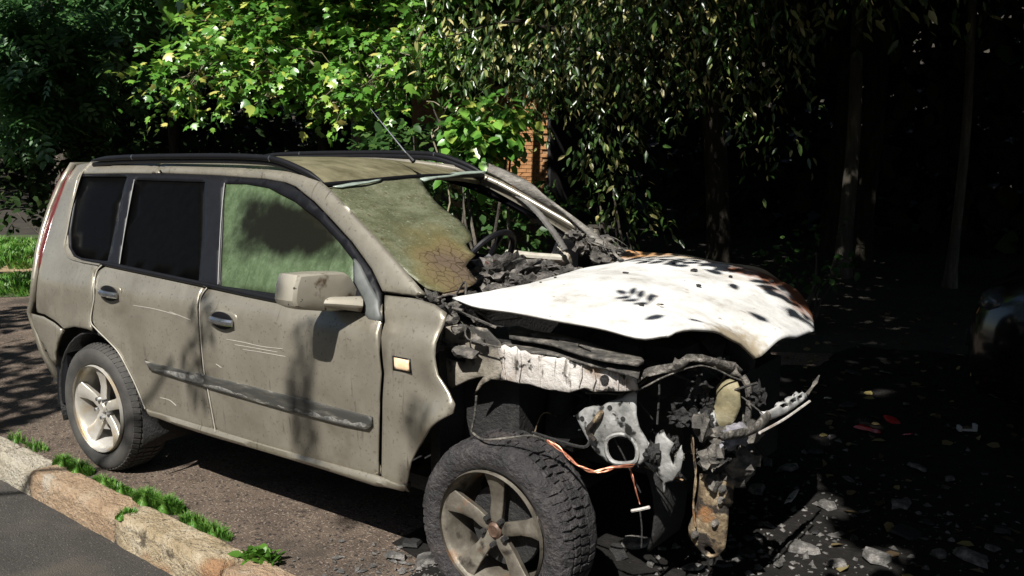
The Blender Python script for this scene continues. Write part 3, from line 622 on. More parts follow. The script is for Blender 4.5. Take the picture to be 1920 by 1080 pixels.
sheet('windshield', ws, WSGLASS, car, 'plane', step=.03, thick=.006, roll=0, disp=crumple, face=(1, 0, 1), label='sooty olive half of the windshield, torn along a ragged edge')
sheet('windshield_shard', [(1.515, 0.01, 1.56), (1.501, 0.113, 1.569), (1.498, 0.205, 1.571), (1.486, 0.295, 1.579), (1.485, 0.409, 1.581), (1.487, 0.514, 1.58), (1.495, 0.568, 1.576), (1.504, 0.493, 1.57), (1.504, 0.359, 1.569), (1.517, 0.225, 1.56), (1.519, 0.132, 1.558), (1.536, 0.017, 1.547)], CLEARGLASS, car, 'plane', step=.05, thick=.006, roll=0, face=(1, 0, 1))
sheet('windshield_shard', [(1.536, -0.583, 1.542), (1.52, -0.452, 1.552), (1.517, -0.348, 1.555), (1.505, -0.245, 1.563), (1.518, -0.274, 1.555), (1.532, -0.398, 1.546), (1.547, -0.543, 1.536)], CLEARGLASS, car, 'plane', off=.006, step=.05, thick=.004, roll=0, face=(1, 0, 1))

# --- door mirror
mb = MB(); rows = []
front = [Vector(p) for p in [(1.86, -1.123, 1.148), (1.86, -1.113, 1.204), (1.86, -1.093, 1.244), (1.86, -0.962, 1.237), (1.86, -0.85, 1.226), (1.86, -0.821, 1.208), (1.86, -0.793, 1.167), (1.86, -0.771, 1.136), (1.86, -0.748, 1.104), (1.86, -0.761, 1.066), (1.86, -0.935, 1.08), (1.86, -1.076, 1.108), (1.86, -1.114, 1.126)]]
cen = sum(front, Vector()) / len(front)
for (sx, dx) in ((.58, .034), (.92, .028), (.99, .018), (1.01, -.01), (1.01, -.055), (.98, -.085), (.88, -.092)):
    rows.append([Vector((1.86 + dx, cen.y + (p.y - cen.y) * sx, cen.z + (p.z - cen.z) * sx)) for p in front])
n = len(front); V = [p for r_ in rows for p in r_]; F = [(i * n + k, i * n + (k + 1) % n, (i + 1) * n + (k + 1) % n, (i + 1) * n + k) for i in range(len(rows) - 1) for k in range(n)] + [tuple(range(n))[::-1], tuple(range((len(rows) - 1) * n, len(rows) * n))]
MIRROR = pm('speckled_mirror_paint', [(.3, (.25, .23, .185)), (.7, (.34, .315, .26))], scale=4, rough=.4, metal=.25, coat=.2, spots=[((.03, .025, .02), 42, .66, .03), ((.09, .06, .035), 14, .60, .1)])
mb.add(V, F); mo = mb.out('door_mirror', MIRROR, car, 60); md = mo.modifiers.new('bevel', 'BEVEL'); md.width = .010; md.segments = 3; md.limit_method = 'ANGLE'
mg = MB(); gl = [Vector((1.765, cen.y + (p.y - cen.y) * .78, cen.z + (p.z - cen.z) * .78)) for p in front]; mg.add([p for p in gl] + [p + Vector((.006, 0, 0)) for p in gl], [tuple(range(n)), tuple(range(n, 2 * n))[::-1]] + [(k, (k + 1) % n, n + (k + 1) % n, n + k) for k in range(n)]); mg.out('mirror_glass', CHROME, mo)
arm = MB(); arm.tube([(1.84, -1.0, 1.125), (1.90, -.93, 1.118), (1.955, -.84, 1.105)], [.026, .029, .040], 10, flat=.8); arm.out('mirror_arm', MIRROR, mo)
sheet('mirror_foot', [(1.816, -0.741, 1.276), (1.874, -0.757, 1.243), (1.986, -0.799, 1.156), (2.031, -0.813, 1.126), (2.072, -0.842, 1.048), (2.042, -0.845, 1.045), (1.998, -0.844, 1.046), (1.973, -0.837, 1.063), (1.942, -0.816, 1.122), (1.868, -0.789, 1.176)], GREYPLASTIC, car, 'side', off=.010, step=.03, thick=.025, roll=.012, rollr=.02)
mm = copy_tree(mo); 
for q in [mm]: q.parent = car; q.scale = (1, -1, 1)

# --- wheels
HUBMAT = pm('burnt_hub', [(.3, (.03, .02, .015)), (.55, (.10, .06, .04)), (.75, (.22, .13, .09))], scale=30, rough=.6, metal=.3)
def make_wheel(x, side, tyre_mat, alloy, seed, burnt):
    """side -1: right side of the car (towards the kerb)"""
    yo = .865
    prof = [(.232, -.02), (.236, -.004), (.228, .0), (.222, .006), (.215, .03), (.205, .07), (.205, .17), (.225, .20), (.232, .205)]
    R = .342
    w = bpy.data.objects.new('wheel', None); w.empty_display_size = .1
    w.location = (x, side * yo, R - (.012 if burnt else .004)); w.rotation_euler = (0, .03 * seed, 0 if side < 0 else PI)
    link(w, car, label='wheel with a charred tyre and burnt rim' if burnt else None)
    rim_b = MB(); rim_b.lathe(prof, (0, 0, 0), 64); rim_b.out('rim', alloy, w, 40)
    bd = MB(); bd.lathe([(.0, .085), (.155, .085), (.158, .10), (.0, .10)], (0, 0, 0), 40); bd.out('brake_disc', CHAR if burnt else BLACKTRIM, w)
    ty = MB(); jit = .014 if burnt else 0
    ty.lathe([(.228, .012), (.236, .002), (.262, -.016), (.292, -.020), (.315, -.014), (.331, .004), (.338, .02), (.340, .05), (.340, .15), (.338, .18), (.331, .196), (.315, .214), (.292, .22), (.25, .205), (.228, .19)], (0, 0, 0), 120, jitter=jit)
    nb = 64
    for k in range(nb):                                   # tread blocks, five ribs
        for j, (ya, yb) in enumerate(((-.006, .030), (.036, .070), (.076, .124), (.130, .164), (.170, .206))):
            a = 2 * PI * (k + (.5 if j % 2 else 0)) / nb
            rr_ = .3375 if j in (0, 4) else .341
            if burnt and noise.noise(Vector((k * .13, j * .9, seed))) > .28: rr_ -= .006
            dz = .0118 * rr_ / .34
            v = []
            for (da, yy, dr) in ((-1, ya, -.012), (1, ya, -.012), (1, yb, -.012), (-1, yb, -.012), (-.9, ya + .002, .006), (.9, ya + .002, .006), (.9, yb - .002, .006), (-.9, yb - .002, .006)):
                r_ = rr_ + dr - (.014 if (j == 0 and yy < .0) or (j == 4 and yy > .2) else 0) + (.006 * noise.noise(Vector((k * 1.7, j * 2.3, yy * 30))) if burnt else 0)
                an_ = a + da * .0118 / .34 + (yy - .1) * (.35 if j % 2 else -.35)
                v.append((r_ * math.cos(an_), yy, r_ * math.sin(an_)))
            ty.add(v, [(4, 5, 6, 7), (0, 1, 5, 4), (1, 2, 6, 5), (2, 3, 7, 6), (3, 0, 4, 7)])
    ty.out('tyre', tyre_mat, w, 35)
    for k in range(5):
        sp = MB(); a = PI / 2 + 2 * PI * k / 5
        ca, sa = math.cos(a), math.sin(a)
        sec = []
        for (r_, hw, y, th) in ((.03, .026, .022, .03), (.065, .028, .020, .034), (.11, .028, .026, .036), (.16, .034, .020, .036), (.205, .047, .008, .036), (.224, .054, .004, .03)):
            sec.append([(r_ , -hw, y + .008), (r_, -hw * .45, y), (r_, hw * .45, y), (r_, hw, y + .008), (r_, hw * .8, y + th), (r_, -hw * .8, y + th)])
        v = [(q[0] * ca - q[1] * sa, q[2], q[0] * sa + q[1] * ca) for s_ in sec for q in s_]
        f = [(i * 6 + j, i * 6 + (j + 1) % 6, (i + 1) * 6 + (j + 1) % 6, (i + 1) * 6 + j) for i in range(len(sec) - 1) for j in range(6)] + [tuple(range(6)), tuple(range(30, 36))]
        sp.add(v, f); sp.out('spoke', alloy, w, 35, bevel=.003)
        ln_ = MB(); an_ = a + PI / 5; ln_.lathe([(.0, .004), (.0105, .004), (.0115, .03), (0, .03)], (.053 * math.cos(an_), 0, .053 * math.sin(an_)), 6); ln_.out('lug_nut', CHAR if burnt else CHROME, w)
    hc = MB(); hc.lathe([(.0, .014), (.022, .012), (.031, .020), (.034, .05), (0, .05)], (0, 0, 0), 24); hc.out('hub_cap', HUBMAT if burnt else alloy, w)
    return w
w_front = make_wheel(2.625, -1, BURNT_RUBBER, BURNT_ALLOY, 1.0, True)
w_rear = make_wheel(0.0, -1, RUBBER, ALLOY, 0.3, False)
for src_, xx in ((w_rear, 0.0), (w_front, 2.625)):
    c = copy_tree(src_, car, (xx, .865, src_.location.z)); c.rotation_euler = (0, .2, PI)

# --- wheel housings, floor, closing panels
def arch_liner(x, sgn, R=.41, z=.34):
    m = MB(); n = 22; v = []
    ys = (.862 if x < 1 else .40) * sgn, (.45 if x < 1 else .14) * sgn
    for k in range(n + 1):
        a = -.35 + (PI + .7) * k / n
        for y in ys: v.append((x + R * math.cos(a), y, z + R * math.sin(a)))
    f = [(2 * k, 2 * k + 1, 2 * k + 3, 2 * k + 2) for k in range(n)]
    m.add(v, f); o = m.out('wheel_housing', CHAR, car, 60); md = o.modifiers.new('thickness', 'SOLIDIFY'); md.thickness = .01; return o
for s_ in (-1, 1):
    arch_liner(0, s_); arch_liner(2.625, s_, .43)
fl = MB(); fl.box((.72, 0, .36), (3.0, 1.40, .06)); fl.box((.9, 0, .30), (2.8, .4, .1)); fl.box((1.28, -.66, .37), (1.5, .2, .08)); fl.box((1.28, .66, .37), (1.5, .2, .08))
for y in (-.42, .42): fl.box((.6, y, .31), (2.9, .1, .1))
fl.out('floor_pan', CHAR, car)
ax = MB(); ax.tube([(0, -.7, .34), (0, .7, .34)], .05, 10); ax.out('rear_axle', CHAR, car)
ax = MB(); ax.tube([(2.625, -.7, .34), (2.625, .7, .34)], .04, 10); ax.out('drive_shaft', CHAR, car)
for s_ in (-1, 1):
    ax = MB(); ax.tube([(2.62, s_ * .46, .33), (2.60, s_ * .34, .95)], [.05, .06], 10); ax.out('strut', CHAR, car)
mf = MB(); mf.add(*(lambda pts: ([(p[0], -.855, p[2]) for p in pts] + [(p[0] + .012, -.66, p[2]) for p in pts], [(0, 1, 2, 3), (7, 6, 5, 4), (0, 4, 5, 1), (1, 5, 6, 2), (2, 6, 7, 3), (3, 7, 4, 0)]))([(-0.411, -0.855, 0.614), (-0.309, -0.855, 0.628), (-0.313, -0.855, 0.321), (-0.448, -0.855, 0.282)])); mf.out('mud_flap', BLACKTRIM, car)

# --- interior
it = MB()
it.box((-.1, 0, .70), (.9, 1.3, .5)); it.out('luggage_floor', CHAR, car)
hl = MB(); hl.box((.35, 0, 1.565), (1.9, .98, .02)); hl.out('headliner', CHAR, car)
for y in (-.36, .36):
    s_ = MB(); s_.box((1.15, y, .62), (.52, .5, .18)); s_.box((.90, y, .95), (.16, .48, .6), Matrix.Rotation(-.22, 3, 'Y')); s_.box((.82, y, 1.32), (.09, .26, .18), Matrix.Rotation(-.2, 3, 'Y')); s_.out('seat', CHAR, car, bevel=.03)
bs = MB(); bs.box((.40, 0, .68), (.5, 1.25, .2)); bs.box((.16, 0, 1.0), (.16, 1.25, .62), Matrix.Rotation(-.25, 3, 'Y')); bs.out('back_seat', CHAR, car, bevel=.03)
st = MB(); c0 = Vector((1.70, .30, 1.14)); axd = Vector((-.82, 0, .57)); e1 = Vector((0, 1, 0)); e2 = axd.cross(e1)
ring = [c0 + (e1 * math.cos(t) + e2 * math.sin(t)) * .18 for t in np.linspace(0, 2 * PI, 33)]
st.tube(ring, .016, 8, cap=False); st.tube([c0, c0 - axd * .35], [.05, .04], 8)
for t in (0, PI, -PI / 2): st.tube([c0, c0 + (e1 * math.cos(t) + e2 * math.sin(t)) * .175], .014, 6)
st.out('steering_wheel', BLACKTRIM, car)

# burnt dashboard: a collapsed shelf of melted lumps
db = MB(); rd = random.Random(5)
for k in range(130):
    y = rd.uniform(-.66, .62); x = rd.uniform(1.86, 2.20) + .03 * abs(y); z = 1.06 + rd.uniform(-.07, .035) + .02 * (x < 2)
    db.blob((x, y, z), (rd.uniform(.02, .07), rd.uniform(.02, .09), rd.uniform(.012, .05)), 3, .75, 3.5, k)
db.blob((1.92, .12, 1.10), (.10, .22, .085), 4, .7, 3, 3); db.blob((1.90, -.30, 1.06), (.12, .2, .07), 4, .7, 3, 9)
db.box((2.0, 0, .85), (.42, 1.4, .4))
DASH = pm('melted_dashboard', [(.3, (.010, .009, .008)), (.5, (.05, .045, .04)), (.7, (.24, .22, .20))], scale=13, detail=10, rough=.75, bump=.9, bscale=60, spots=[((.14, .05, .035), 5, .62, .08)])
db.out('dashboard', DASH, car, 60)
sheet('fallen_glass', [(2.065, -0.571, 1.145), (1.77, -0.107, 1.145), (1.689, 0.138, 1.145), (2.125, -0.311, 1.145), (2.171, -0.422, 1.145), (2.228, -0.533, 1.145), (2.214, -0.626, 1.145)], pm('fallen_glass_brown', [(.3, (.10, .075, .05)), (.7, (.22, .17, .13))], scale=9, rough=.4, bump=.5), car, 'plane', step=.03, thick=.006, roll=0, disp=crumple, face=(0, 0, 1))
# far door inner ledge, pale
ledge = MB(); ledge.tube([(1.532, 0.7, 1.126), (1.705, 0.7, 1.121), (1.906, 0.7, 1.125)], .028, 8, flat=.7); ledge.out('door_ledge', flat('pale_door_card', (.34, .32, .27), .6), car)
# far A-pillar trim with ridges
pt = MB(); pth = catmull([(1.598, 0.64, 1.471), (1.694, 0.64, 1.424), (1.781, 0.64, 1.36), (1.85, 0.64, 1.293), (1.911, 0.64, 1.227), (1.951, 0.64, 1.174)], 8); n = len(pth)
pt.tube(pth, [.022 + (.004 if i % 2 else 0) for i in range(n)], 8, flat=.6); pt.out('pillar_trim', pm('sooty_grey_trim', [(.3, (.05, .048, .044)), (.7, (.15, .145, .135))], scale=10, rough=.6), car)
fr = MB(); A_ = catmull([(1.412, 0.675, 1.597), (1.58, 0.675, 1.546), (1.756, 0.675, 1.475), (1.926, 0.675, 1.376), (2.075, 0.675, 1.262), (2.22, 0.675, 1.146)], 6)
B_ = catmull(mir([(1.471, -0.597, 1.564), (1.554, -0.618, 1.528), (1.719, -0.66, 1.446), (1.9, -0.703, 1.353), (2.07, -0.747, 1.262), (2.254, -0.797, 1.16)]), 6); n = len(A_)
fr.add([tuple(p) for p in A_] + [tuple((np.array(a) * .5 + np.array(b) * .5) + np.array((.008, 0, .012))) for a, b in zip(A_, B_)] + [tuple(p) for p in B_], [(i + k * n, i + 1 + k * n, i + 1 + (k + 1) * n, i + (k + 1) * n) for i in range(n - 1) for k in (0, 1)])
fo = fr.out('far_pillar', pm('scorched_pillar', [(.3, (.03, .028, .025)), (.5, (.13, .12, .105)), (.7, (.36, .34, .31))], scale=9, detail=11, nrough=.75, rough=.6, bump=.5, stretch=(1, 1, 2)), car, 50); md = fo.modifiers.new('thickness', 'SOLIDIFY'); md.thickness = .02
# crumbled far pillar foot
pf = MB()
for k in range(44):
    f_ = rd.random(); s_ = rd.uniform(.008, .030)
    pf.blob((1.98 + .34 * f_ + rd.uniform(-.04, .04), .68 + rd.uniform(-.07, .07), 1.27 - .16 * f_ + rd.uniform(-.045, .03)), (s_ * rd.uniform(.7, 2), s_, s_ * rd.uniform(.5, 1.2)), 2, 1.1, 3, k + 60)
for k in range(14):
    p = Vector((2.0 + rd.uniform(0, .3), .66 + rd.uniform(-.06, .06), 1.24 + rd.uniform(-.08, .04)))
    pf.tube(catmull([p, p + Vector((rd.uniform(.02, .1), rd.uniform(-.04, .04), rd.uniform(-.07, .01))), p + Vector((rd.uniform(.06, .2), rd.uniform(-.05, .05), rd.uniform(-.14, -.02)))], 3), rd.uniform(.003, .009), 5, flat=.4)
pf.out('pillar_foot', CHARGREY, car, 50)

# --- hood: buckled burnt sheet
hood_out = [(2.329, -0.72, 1.161), (2.424, -0.72, 1.14), (2.609, -0.72, 1.14), (2.818, -0.72, 1.134), (3.021, -0.72, 1.121), (3.161, -0.72, 1.111)] + [(3.25, -0.727, 1.138)] + [(3.28, -0.673, 1.15)] + [(3.31, -0.591, 1.142)] + [(3.335, -0.497, 1.123)] + [(3.36, -0.446, 1.099)] + [(3.385, -0.376, 1.045)] + [(3.4, -0.342, 1.01)] + [(3.42, -0.248, 1.038)] + [(3.43, -0.135, 1.051)] + [(3.43, -0.023, 1.03)] + [(3.41, 0.232, 1.01)] + [(3.31, 0.5, 1.021), (3.273, 0.5, 1.079)] + [(3.152, 0.6, 1.111)] + [(3.022, 0.68, 1.16)] + [(2.803, 0.72, 1.17), (2.605, 0.72, 1.193), (2.254, 0.72, 1.205)] + [(2.29, 0.602, 1.165), (2.329, 0.136, 1.165), (2.403, -0.336, 1.165), (2.376, -0.574, 1.165)]
hc_ = list(hood_out) + [(2.6, -.3, 1.205), (2.6, .3, 1.215), (3.0, -.3, 1.185), (3.0, .3, 1.185), (3.25, -.25, 1.12), (3.25, .2, 1.115), (2.8, 0, 1.205), (2.35, 0, 1.165)]
ph2 = np.random.default_rng(11).uniform(0, 6, (7, 2))
def buckle(V):
    s = 0
    for k, (a, b_) in enumerate(ph2): s = s + np.sin(V[:, 0] * (4 + 3 * k) * math.cos(a) + V[:, 1] * (4 + 3 * k) * math.sin(a) + b_) / (1.3 + k)
    return .004 * s - .010 * np.exp(-((V[:, 1] + .42 + .06 * (V[:, 0] - 2.8)) / .035) ** 2) * _smooth(2.5, 2.8, V[:, 0])
def hood_mat():
    m = HOOD; nt = m.node_tree; N = nt.nodes; L = nt.links; b = N['Principled BSDF']; src = b.inputs['Base Color'].links[0].from_socket
    tc = N.new('ShaderNodeTexCoord')
    def stain(src, loc, scale, col, lo, hi, ns=5, amp=.9):
        mp = N.new('ShaderNodeMapping'); mp.inputs['Location'].default_value = tuple(-a / s for a, s in zip(loc, scale)); mp.inputs['Scale'].default_value = tuple(1 / s for s in scale)
        n = N.new('ShaderNodeTexNoise'); n.inputs['Scale'].default_value = ns; n.inputs['Detail'].default_value = 8; L.new(tc.outputs['Object'], n.inputs['Vector']); L.new(tc.outputs['Object'], mp.inputs[0])
        l = N.new('ShaderNodeVectorMath'); l.operation = 'LENGTH'; L.new(mp.outputs[0], l.inputs[0])
        ad = N.new('ShaderNodeMath'); ad.operation = 'MULTIPLY_ADD'; ad.inputs[1].default_value = amp; L.new(n.outputs[0], ad.inputs[0]); L.new(l.outputs['Value'], ad.inputs[2])
        mr = N.new('ShaderNodeMapRange'); mr.inputs['From Min'].default_value = hi + amp * .5; mr.inputs['From Max'].default_value = lo + amp * .5; L.new(ad.outputs[0], mr.inputs[0])
        mx = N.new('ShaderNodeMix'); mx.data_type = 'RGBA'; L.new(mr.outputs[0], mx.inputs['Factor']); L.new(src, mx.inputs['A']); mx.inputs['B'].default_value = (*col, 1); return mx.outputs['Result']
    src = stain(src, (2.38, .70, 1.18), (.36, .12, 1), (.34, .18, .075), .6, 1.1, 7, 1.4)          # rust along the far rear edge
    src = stain(src, (3.20, .50, 1.1), (.34, .19, 1), (.15, .05, .02), .6, 1.1, 9, 2.2)       # dark rust at the far front corner
    src = stain(src, (2.95, .66, 1.1), (.5, .16, 1), (.40, .30, .19), .4, 1.1, 6, 1.4)
    src = stain(src, (3.37, -.42, 1.08), (.09, .16, 1), (.24, .20, .14), .6, 1.2, 40, 1.2)      # bare grey-brown nose
    L.new(src, b.inputs['Base Color'])
    return m
hood = sheet('hood', hood_out, hood_mat(), car, 'tps', ctrl=hc_, step=.035, thick=.012, roll=.012, rollr=.02, face=(0, 0, 1), disp=buckle, label='warped hood burnt to white ash with rust at the far edge')
hz = tps(hc_)
for k in range(12):
    x, y = rd.uniform(2.42, 3.2), rd.uniform(-.6, .5); z = float(hz(np.array([[x, y]]))[0])
    s_ = rd.uniform(.006, .014); m_ = MB(); m_.blob((0, 0, 0), (s_ * 1.4, s_, s_ * .5), 1, .7, 2, k)
    o = m_.out('cinder', CHAR, None, 30, label='small black cinder lying on the ash white hood', cat='cinder', group='cinders on the hood'); o.location = (x, y, z + s_ * .35); o.rotation_euler = (0, 0, rd.uniform(0, 6))

# --- bare front structure
ap_hole = [(2.266, -0.7, 0.961), (2.321, -0.7, 0.973), (2.377, -0.7, 0.965), (2.382, -0.7, 0.903), (2.32, -0.7, 0.902), (2.266, -0.7, 0.91)]
hp = [(2.245, -0.7, 1.02), (2.338, -0.7, 1.046), (2.422, -0.7, 1.048), (2.479, -0.7, 1.047), (2.512, -0.7, 1.022), (2.537, -0.7, 1.005), (2.55, -0.7, 0.982), (2.54, -0.7, 0.948), (2.56, -0.7, 0.906), (2.549, -0.7, 0.857), (2.509, -0.7, 0.855), (2.468, -0.7, 0.83), (2.423, -0.7, 0.784), (2.447, -0.7, 0.831), (2.473, -0.7, 0.864), (2.394, -0.7, 0.833), (2.3, -0.7, 0.783), (2.256, -0.7, 0.817), (2.243, -0.7, 0.88)]
ap = [(2.534, -0.706, 0.981), (2.567, -0.706, 0.998), (2.599, -0.706, 0.99), (2.618, -0.706, 0.999), (2.64, -0.706, 0.984), (2.664, -0.706, 0.989), (2.691, -0.706, 0.979), (2.724, -0.706, 0.991), (2.752, -0.706, 0.98), (2.782, -0.706, 0.992), (2.808, -0.706, 0.98), (2.835, -0.706, 0.989), (2.88, -0.706, 0.978), (2.929, -0.706, 0.982), (2.968, -0.706, 0.976), (3.005, -0.706, 0.985), (3.037, -0.706, 0.971), (3.068, -0.706, 0.98), (3.1, -0.706, 0.964), (3.128, -0.706, 0.965), (3.132, -0.706, 0.915), (3.066, -0.706, 0.898), (2.996, -0.706, 0.889), (2.957, -0.706, 0.877), (2.917, -0.706, 0.886), (2.861, -0.706, 0.863), (2.818, -0.706, 0.861), (2.739, -0.706, 0.858), (2.682, -0.706, 0.863), (2.628, -0.706, 0.857), (2.574, -0.706, 0.862), (2.544, -0.706, 0.856), (2.557, -0.706, 0.907), (2.539, -0.706, 0.949)]
sheet('hinge_plate', hp, pm('soot_grey_steel', [(.3, (.07, .06, .048)), (.5, (.17, .15, .12)), (.7, (.30, .27, .23))], scale=10, detail=10, rough=.7, bump=.4, spots=[((.02, .018, .015), 11, .55, .07)]), car, 'plane', step=.03, thick=.012, roll=.004, rollr=.015, holes=[ap_hole], disp=lambda V: crumple(V) * 1.4)
def apron_disp(V): return .006 * np.sin(V[:, 0] * 34) * np.sin(V[:, 0] * 9 + 1) + crumple(V) * .8
ao = sheet('inner_fender', ap, ASHMETAL, car, 'plane', step=.03, thick=.012, roll=.004, rollr=.012, disp=apron_disp, label='bare buckled fender apron burnt to pale grey')
rb = MB()
for pr in ([(2.728, -0.712, 0.979), (2.734, -0.712, 0.865)], [(2.803, -0.712, 0.978), (2.799, -0.712, 0.866)], [(2.844, -0.712, 0.976), (2.852, -0.712, 0.872)], [(2.911, -0.712, 0.969), (2.901, -0.712, 0.892)], [(2.959, -0.712, 0.968), (2.956, -0.712, 0.889)], [(3.061, -0.712, 0.965), (3.059, -0.712, 0.906)], [(3.093, -0.712, 0.962), (3.09, -0.712, 0.909)], [(2.645, -0.712, 0.98), (2.638, -0.712, 0.868)], [(2.571, -0.712, 0.982), (2.579, -0.712, 0.866)]):
    rb = MB(); rb.tube([Vector(pr[0]), (Vector(pr[0]) + Vector(pr[1])) / 2 + Vector((rd.uniform(-.012, .012), 0, 0)), Vector(pr[1])], [.002, rd.uniform(.003, .006), .002], 6); rb.out('rib', ASHMETAL, ao)
hole_ = MB(); p = [(3.005, -0.715, 0.934)][0]; hole_.lathe([(0, 0), (.016, 0), (.016, .012), (0, .012)], p, 14); hole_.out('bolt_hole_plug', CHAR, ao)
sheet('fender_flange', [(2.481, -0.627, 0.985), (2.497, -0.579, 0.985), (2.647, -0.596, 0.985), (2.854, -0.658, 0.985), (3.011, -0.662, 0.985), (3.137, -0.7, 0.985), (3.178, -0.785, 0.985), (3.016, -0.725, 0.985), (2.838, -0.711, 0.985), (2.702, -0.709, 0.985), (2.572, -0.697, 0.985)], CHARGREY, car, 'plane', step=.03, thick=.01, roll=0, disp=crumple, face=(0, 0, 1))
slots = [[(2.57, -0.557, 1.02), (2.622, -0.567, 1.02), (2.646, -0.609, 1.02), (2.595, -0.6, 1.02)], [(2.687, -0.591, 1.02), (2.753, -0.611, 1.02), (2.775, -0.651, 1.02), (2.71, -0.631, 1.02)], [(2.851, -0.638, 1.02), (2.922, -0.66, 1.02), (2.941, -0.698, 1.02), (2.872, -0.676, 1.02)]]
sheet('upper_rail', [(2.44, -0.514, 1.02), (2.452, -0.465, 1.02), (2.738, -0.552, 1.02), (2.963, -0.619, 1.02), (3.122, -0.663, 1.02), (3.15, -0.699, 1.02), (3.155, -0.752, 1.02), (3.019, -0.749, 1.02), (2.851, -0.723, 1.02), (2.669, -0.662, 1.02), (2.542, -0.639, 1.02)], CHARGREY, car, 'plane', step=.03, thick=.012, roll=0, holes=slots, disp=crumple, face=(0, 0, 1))
cw = MB(); 
for k in range(30):
    p = Vector((2.20 + rd.uniform(0, .28), -.70 + rd.uniform(-.05, .16), 1.05 + rd.uniform(-.12, .09))); s_ = rd.uniform(.015, .045)
    cw.blob(p, (s_ * rd.uniform(.7, 1.6), s_, s_ * rd.uniform(.5, 1)), 2, .8, 2.5, k + 20)
for k in range(16):
    a = Vector((2.22 + rd.uniform(0, .3), -.72 + rd.uniform(-.04, .12), 1.08 + rd.uniform(-.1, .08)))
    cw.tube(catmull([a, a + Vector((rd.uniform(-.1, .12), rd.uniform(-.04, .06), rd.uniform(-.06, .05))), a + Vector((rd.uniform(-.15, .2), rd.uniform(-.02, .1), rd.uniform(-.14, .02)))], 4), rd.uniform(.002, .006), 6)
cw.out('cowl_debris', CHARGREY, car, 50)
yl = MB(); yl.blob([(1.47, 0.383, 0.839)][0], (.05, .035, .018), 2, .6, 3, 4); yl.out('foam_scrap', pm('yellowed_foam', [(.3, (.22, .2, .06)), (.7, (.42, .38, .2))], scale=20, rough=.9, bump=.5), car)

br_hole = [tuple(p) for p in catmull([(2.985, -0.65, 0.695), (3.009, -0.65, 0.719), (3.048, -0.65, 0.732), (3.086, -0.65, 0.722), (3.108, -0.65, 0.692), (3.105, -0.65, 0.649), (3.071, -0.65, 0.63), (3.015, -0.65, 0.622), (2.986, -0.65, 0.651)], 3, True)]
br = sheet('headlamp_bracket', [(2.849, -0.65, 0.762), (2.892, -0.65, 0.8), (2.928, -0.65, 0.814), (2.963, -0.65, 0.818), (2.989, -0.65, 0.84), (3.032, -0.65, 0.857), (3.061, -0.65, 0.88), (3.099, -0.65, 0.901), (3.103, -0.65, 0.81), (3.115, -0.65, 0.77), (3.141, -0.65, 0.733), (3.15, -0.65, 0.681), (3.118, -0.65, 0.632), (3.068, -0.65, 0.613), (3.011, -0.65, 0.605), (2.98, -0.65, 0.61), (2.949, -0.65, 0.628), (2.926, -0.65, 0.643), (2.898, -0.65, 0.683)], BRAKET, car, 'plane', step=.025, thick=.012, roll=.008, rollr=.015, holes=[br_hole], disp=lambda V: crumple(V) * 1.6, label='pale burnt headlamp bracket with one large round hole')
rg = MB(); rg.tube([Vector(p) + Vector((0, -.006, 0)) for p in br_hole + br_hole[:1]], .008, 6, cap=False); rg.out('hole_lip', BRAKET, br)
st_ = MB(); st_.tube(catmull([(2.974, -0.675, 0.805), (2.953, -0.675, 0.77), (2.927, -0.675, 0.735), (2.927, -0.675, 0.712), (2.95, -0.675, 0.694)], 5), [.012, .016, .018, .02, .02, .02, .018, .018, .02, .022, .02, .02, .018, .016, .016, .014, .014, .012, .012, .01, .01], 8, flat=.6); st_.out('bent_stay', RUST, br)
for p in [(2.886, -0.664, 0.76), (3, -0.664, 0.82), (3.016, -0.664, 0.794), (3.054, -0.664, 0.789)]:
    h = MB(); h.lathe([(0, 0), (.010, 0), (.010, .01), (0, .01)], p, 10); h.out('bolt_hole', CHAR, br)
sheet('torn_plate', [(3.155, -0.6, 0.732), (3.167, -0.6, 0.752), (3.181, -0.6, 0.762), (3.197, -0.6, 0.739), (3.226, -0.6, 0.721), (3.211, -0.6, 0.68), (3.224, -0.6, 0.64), (3.239, -0.6, 0.693), (3.254, -0.6, 0.721), (3.263, -0.6, 0.691), (3.253, -0.6, 0.631), (3.222, -0.6, 0.582), (3.193, -0.6, 0.569), (3.182, -0.6, 0.518), (3.177, -0.6, 0.575), (3.138, -0.6, 0.606), (3.105, -0.6, 0.634), (3.141, -0.6, 0.63), (3.167, -0.6, 0.628), (3.153, -0.6, 0.683)], BRAKET, car, 'plane', step=.02, thick=.01, roll=.005, disp=lambda V: crumple(V) * 2)
cmr = [(3.129, -0.7, 0.952), (3.167, -0.7, 0.982)] + [(3.198, -0.66, 1.001), (3.254, -0.66, 1.029)] + [(3.279, -0.6, 1.036)] + [(3.316, -0.54, 1.026)] + [(3.341, -0.47, 1.003)] + [(3.359, -0.42, 0.987)] + [(3.385, -0.39, 0.945)]
cml = [(3.377, -0.4, 0.928)] + [(3.35, -0.44, 0.947)] + [(3.326, -0.5, 0.979)] + [(3.305, -0.57, 1.004)] + [(3.29, -0.62, 1.008), (3.245, -0.62, 0.989)] + [(3.207, -0.68, 0.97)] + [(3.179, -0.72, 0.95), (3.145, -0.72, 0.928)]
CROSSM = pm('scorched_crossmember', [(.3, (.012, .011, .010)), (.5, (.07, .063, .054)), (.66, (.30, .275, .24))], scale=26, detail=11, nrough=.75, rough=.7, bump=.9, bscale=45)
o = sheet('lamp_crossmember', cmr + cml, CROSSM, car, 'plane', step=.02, thick=.03, roll=.010, rollr=.018, disp=lambda V: crumple(V) * 2.0)
lp = MB(); lp.tube(catmull([Vector(p) + Vector((.004, -.006, -.004)) for p in cml], 4), .003, 6); lp.out('crossmember_lip', CROSSM, o)
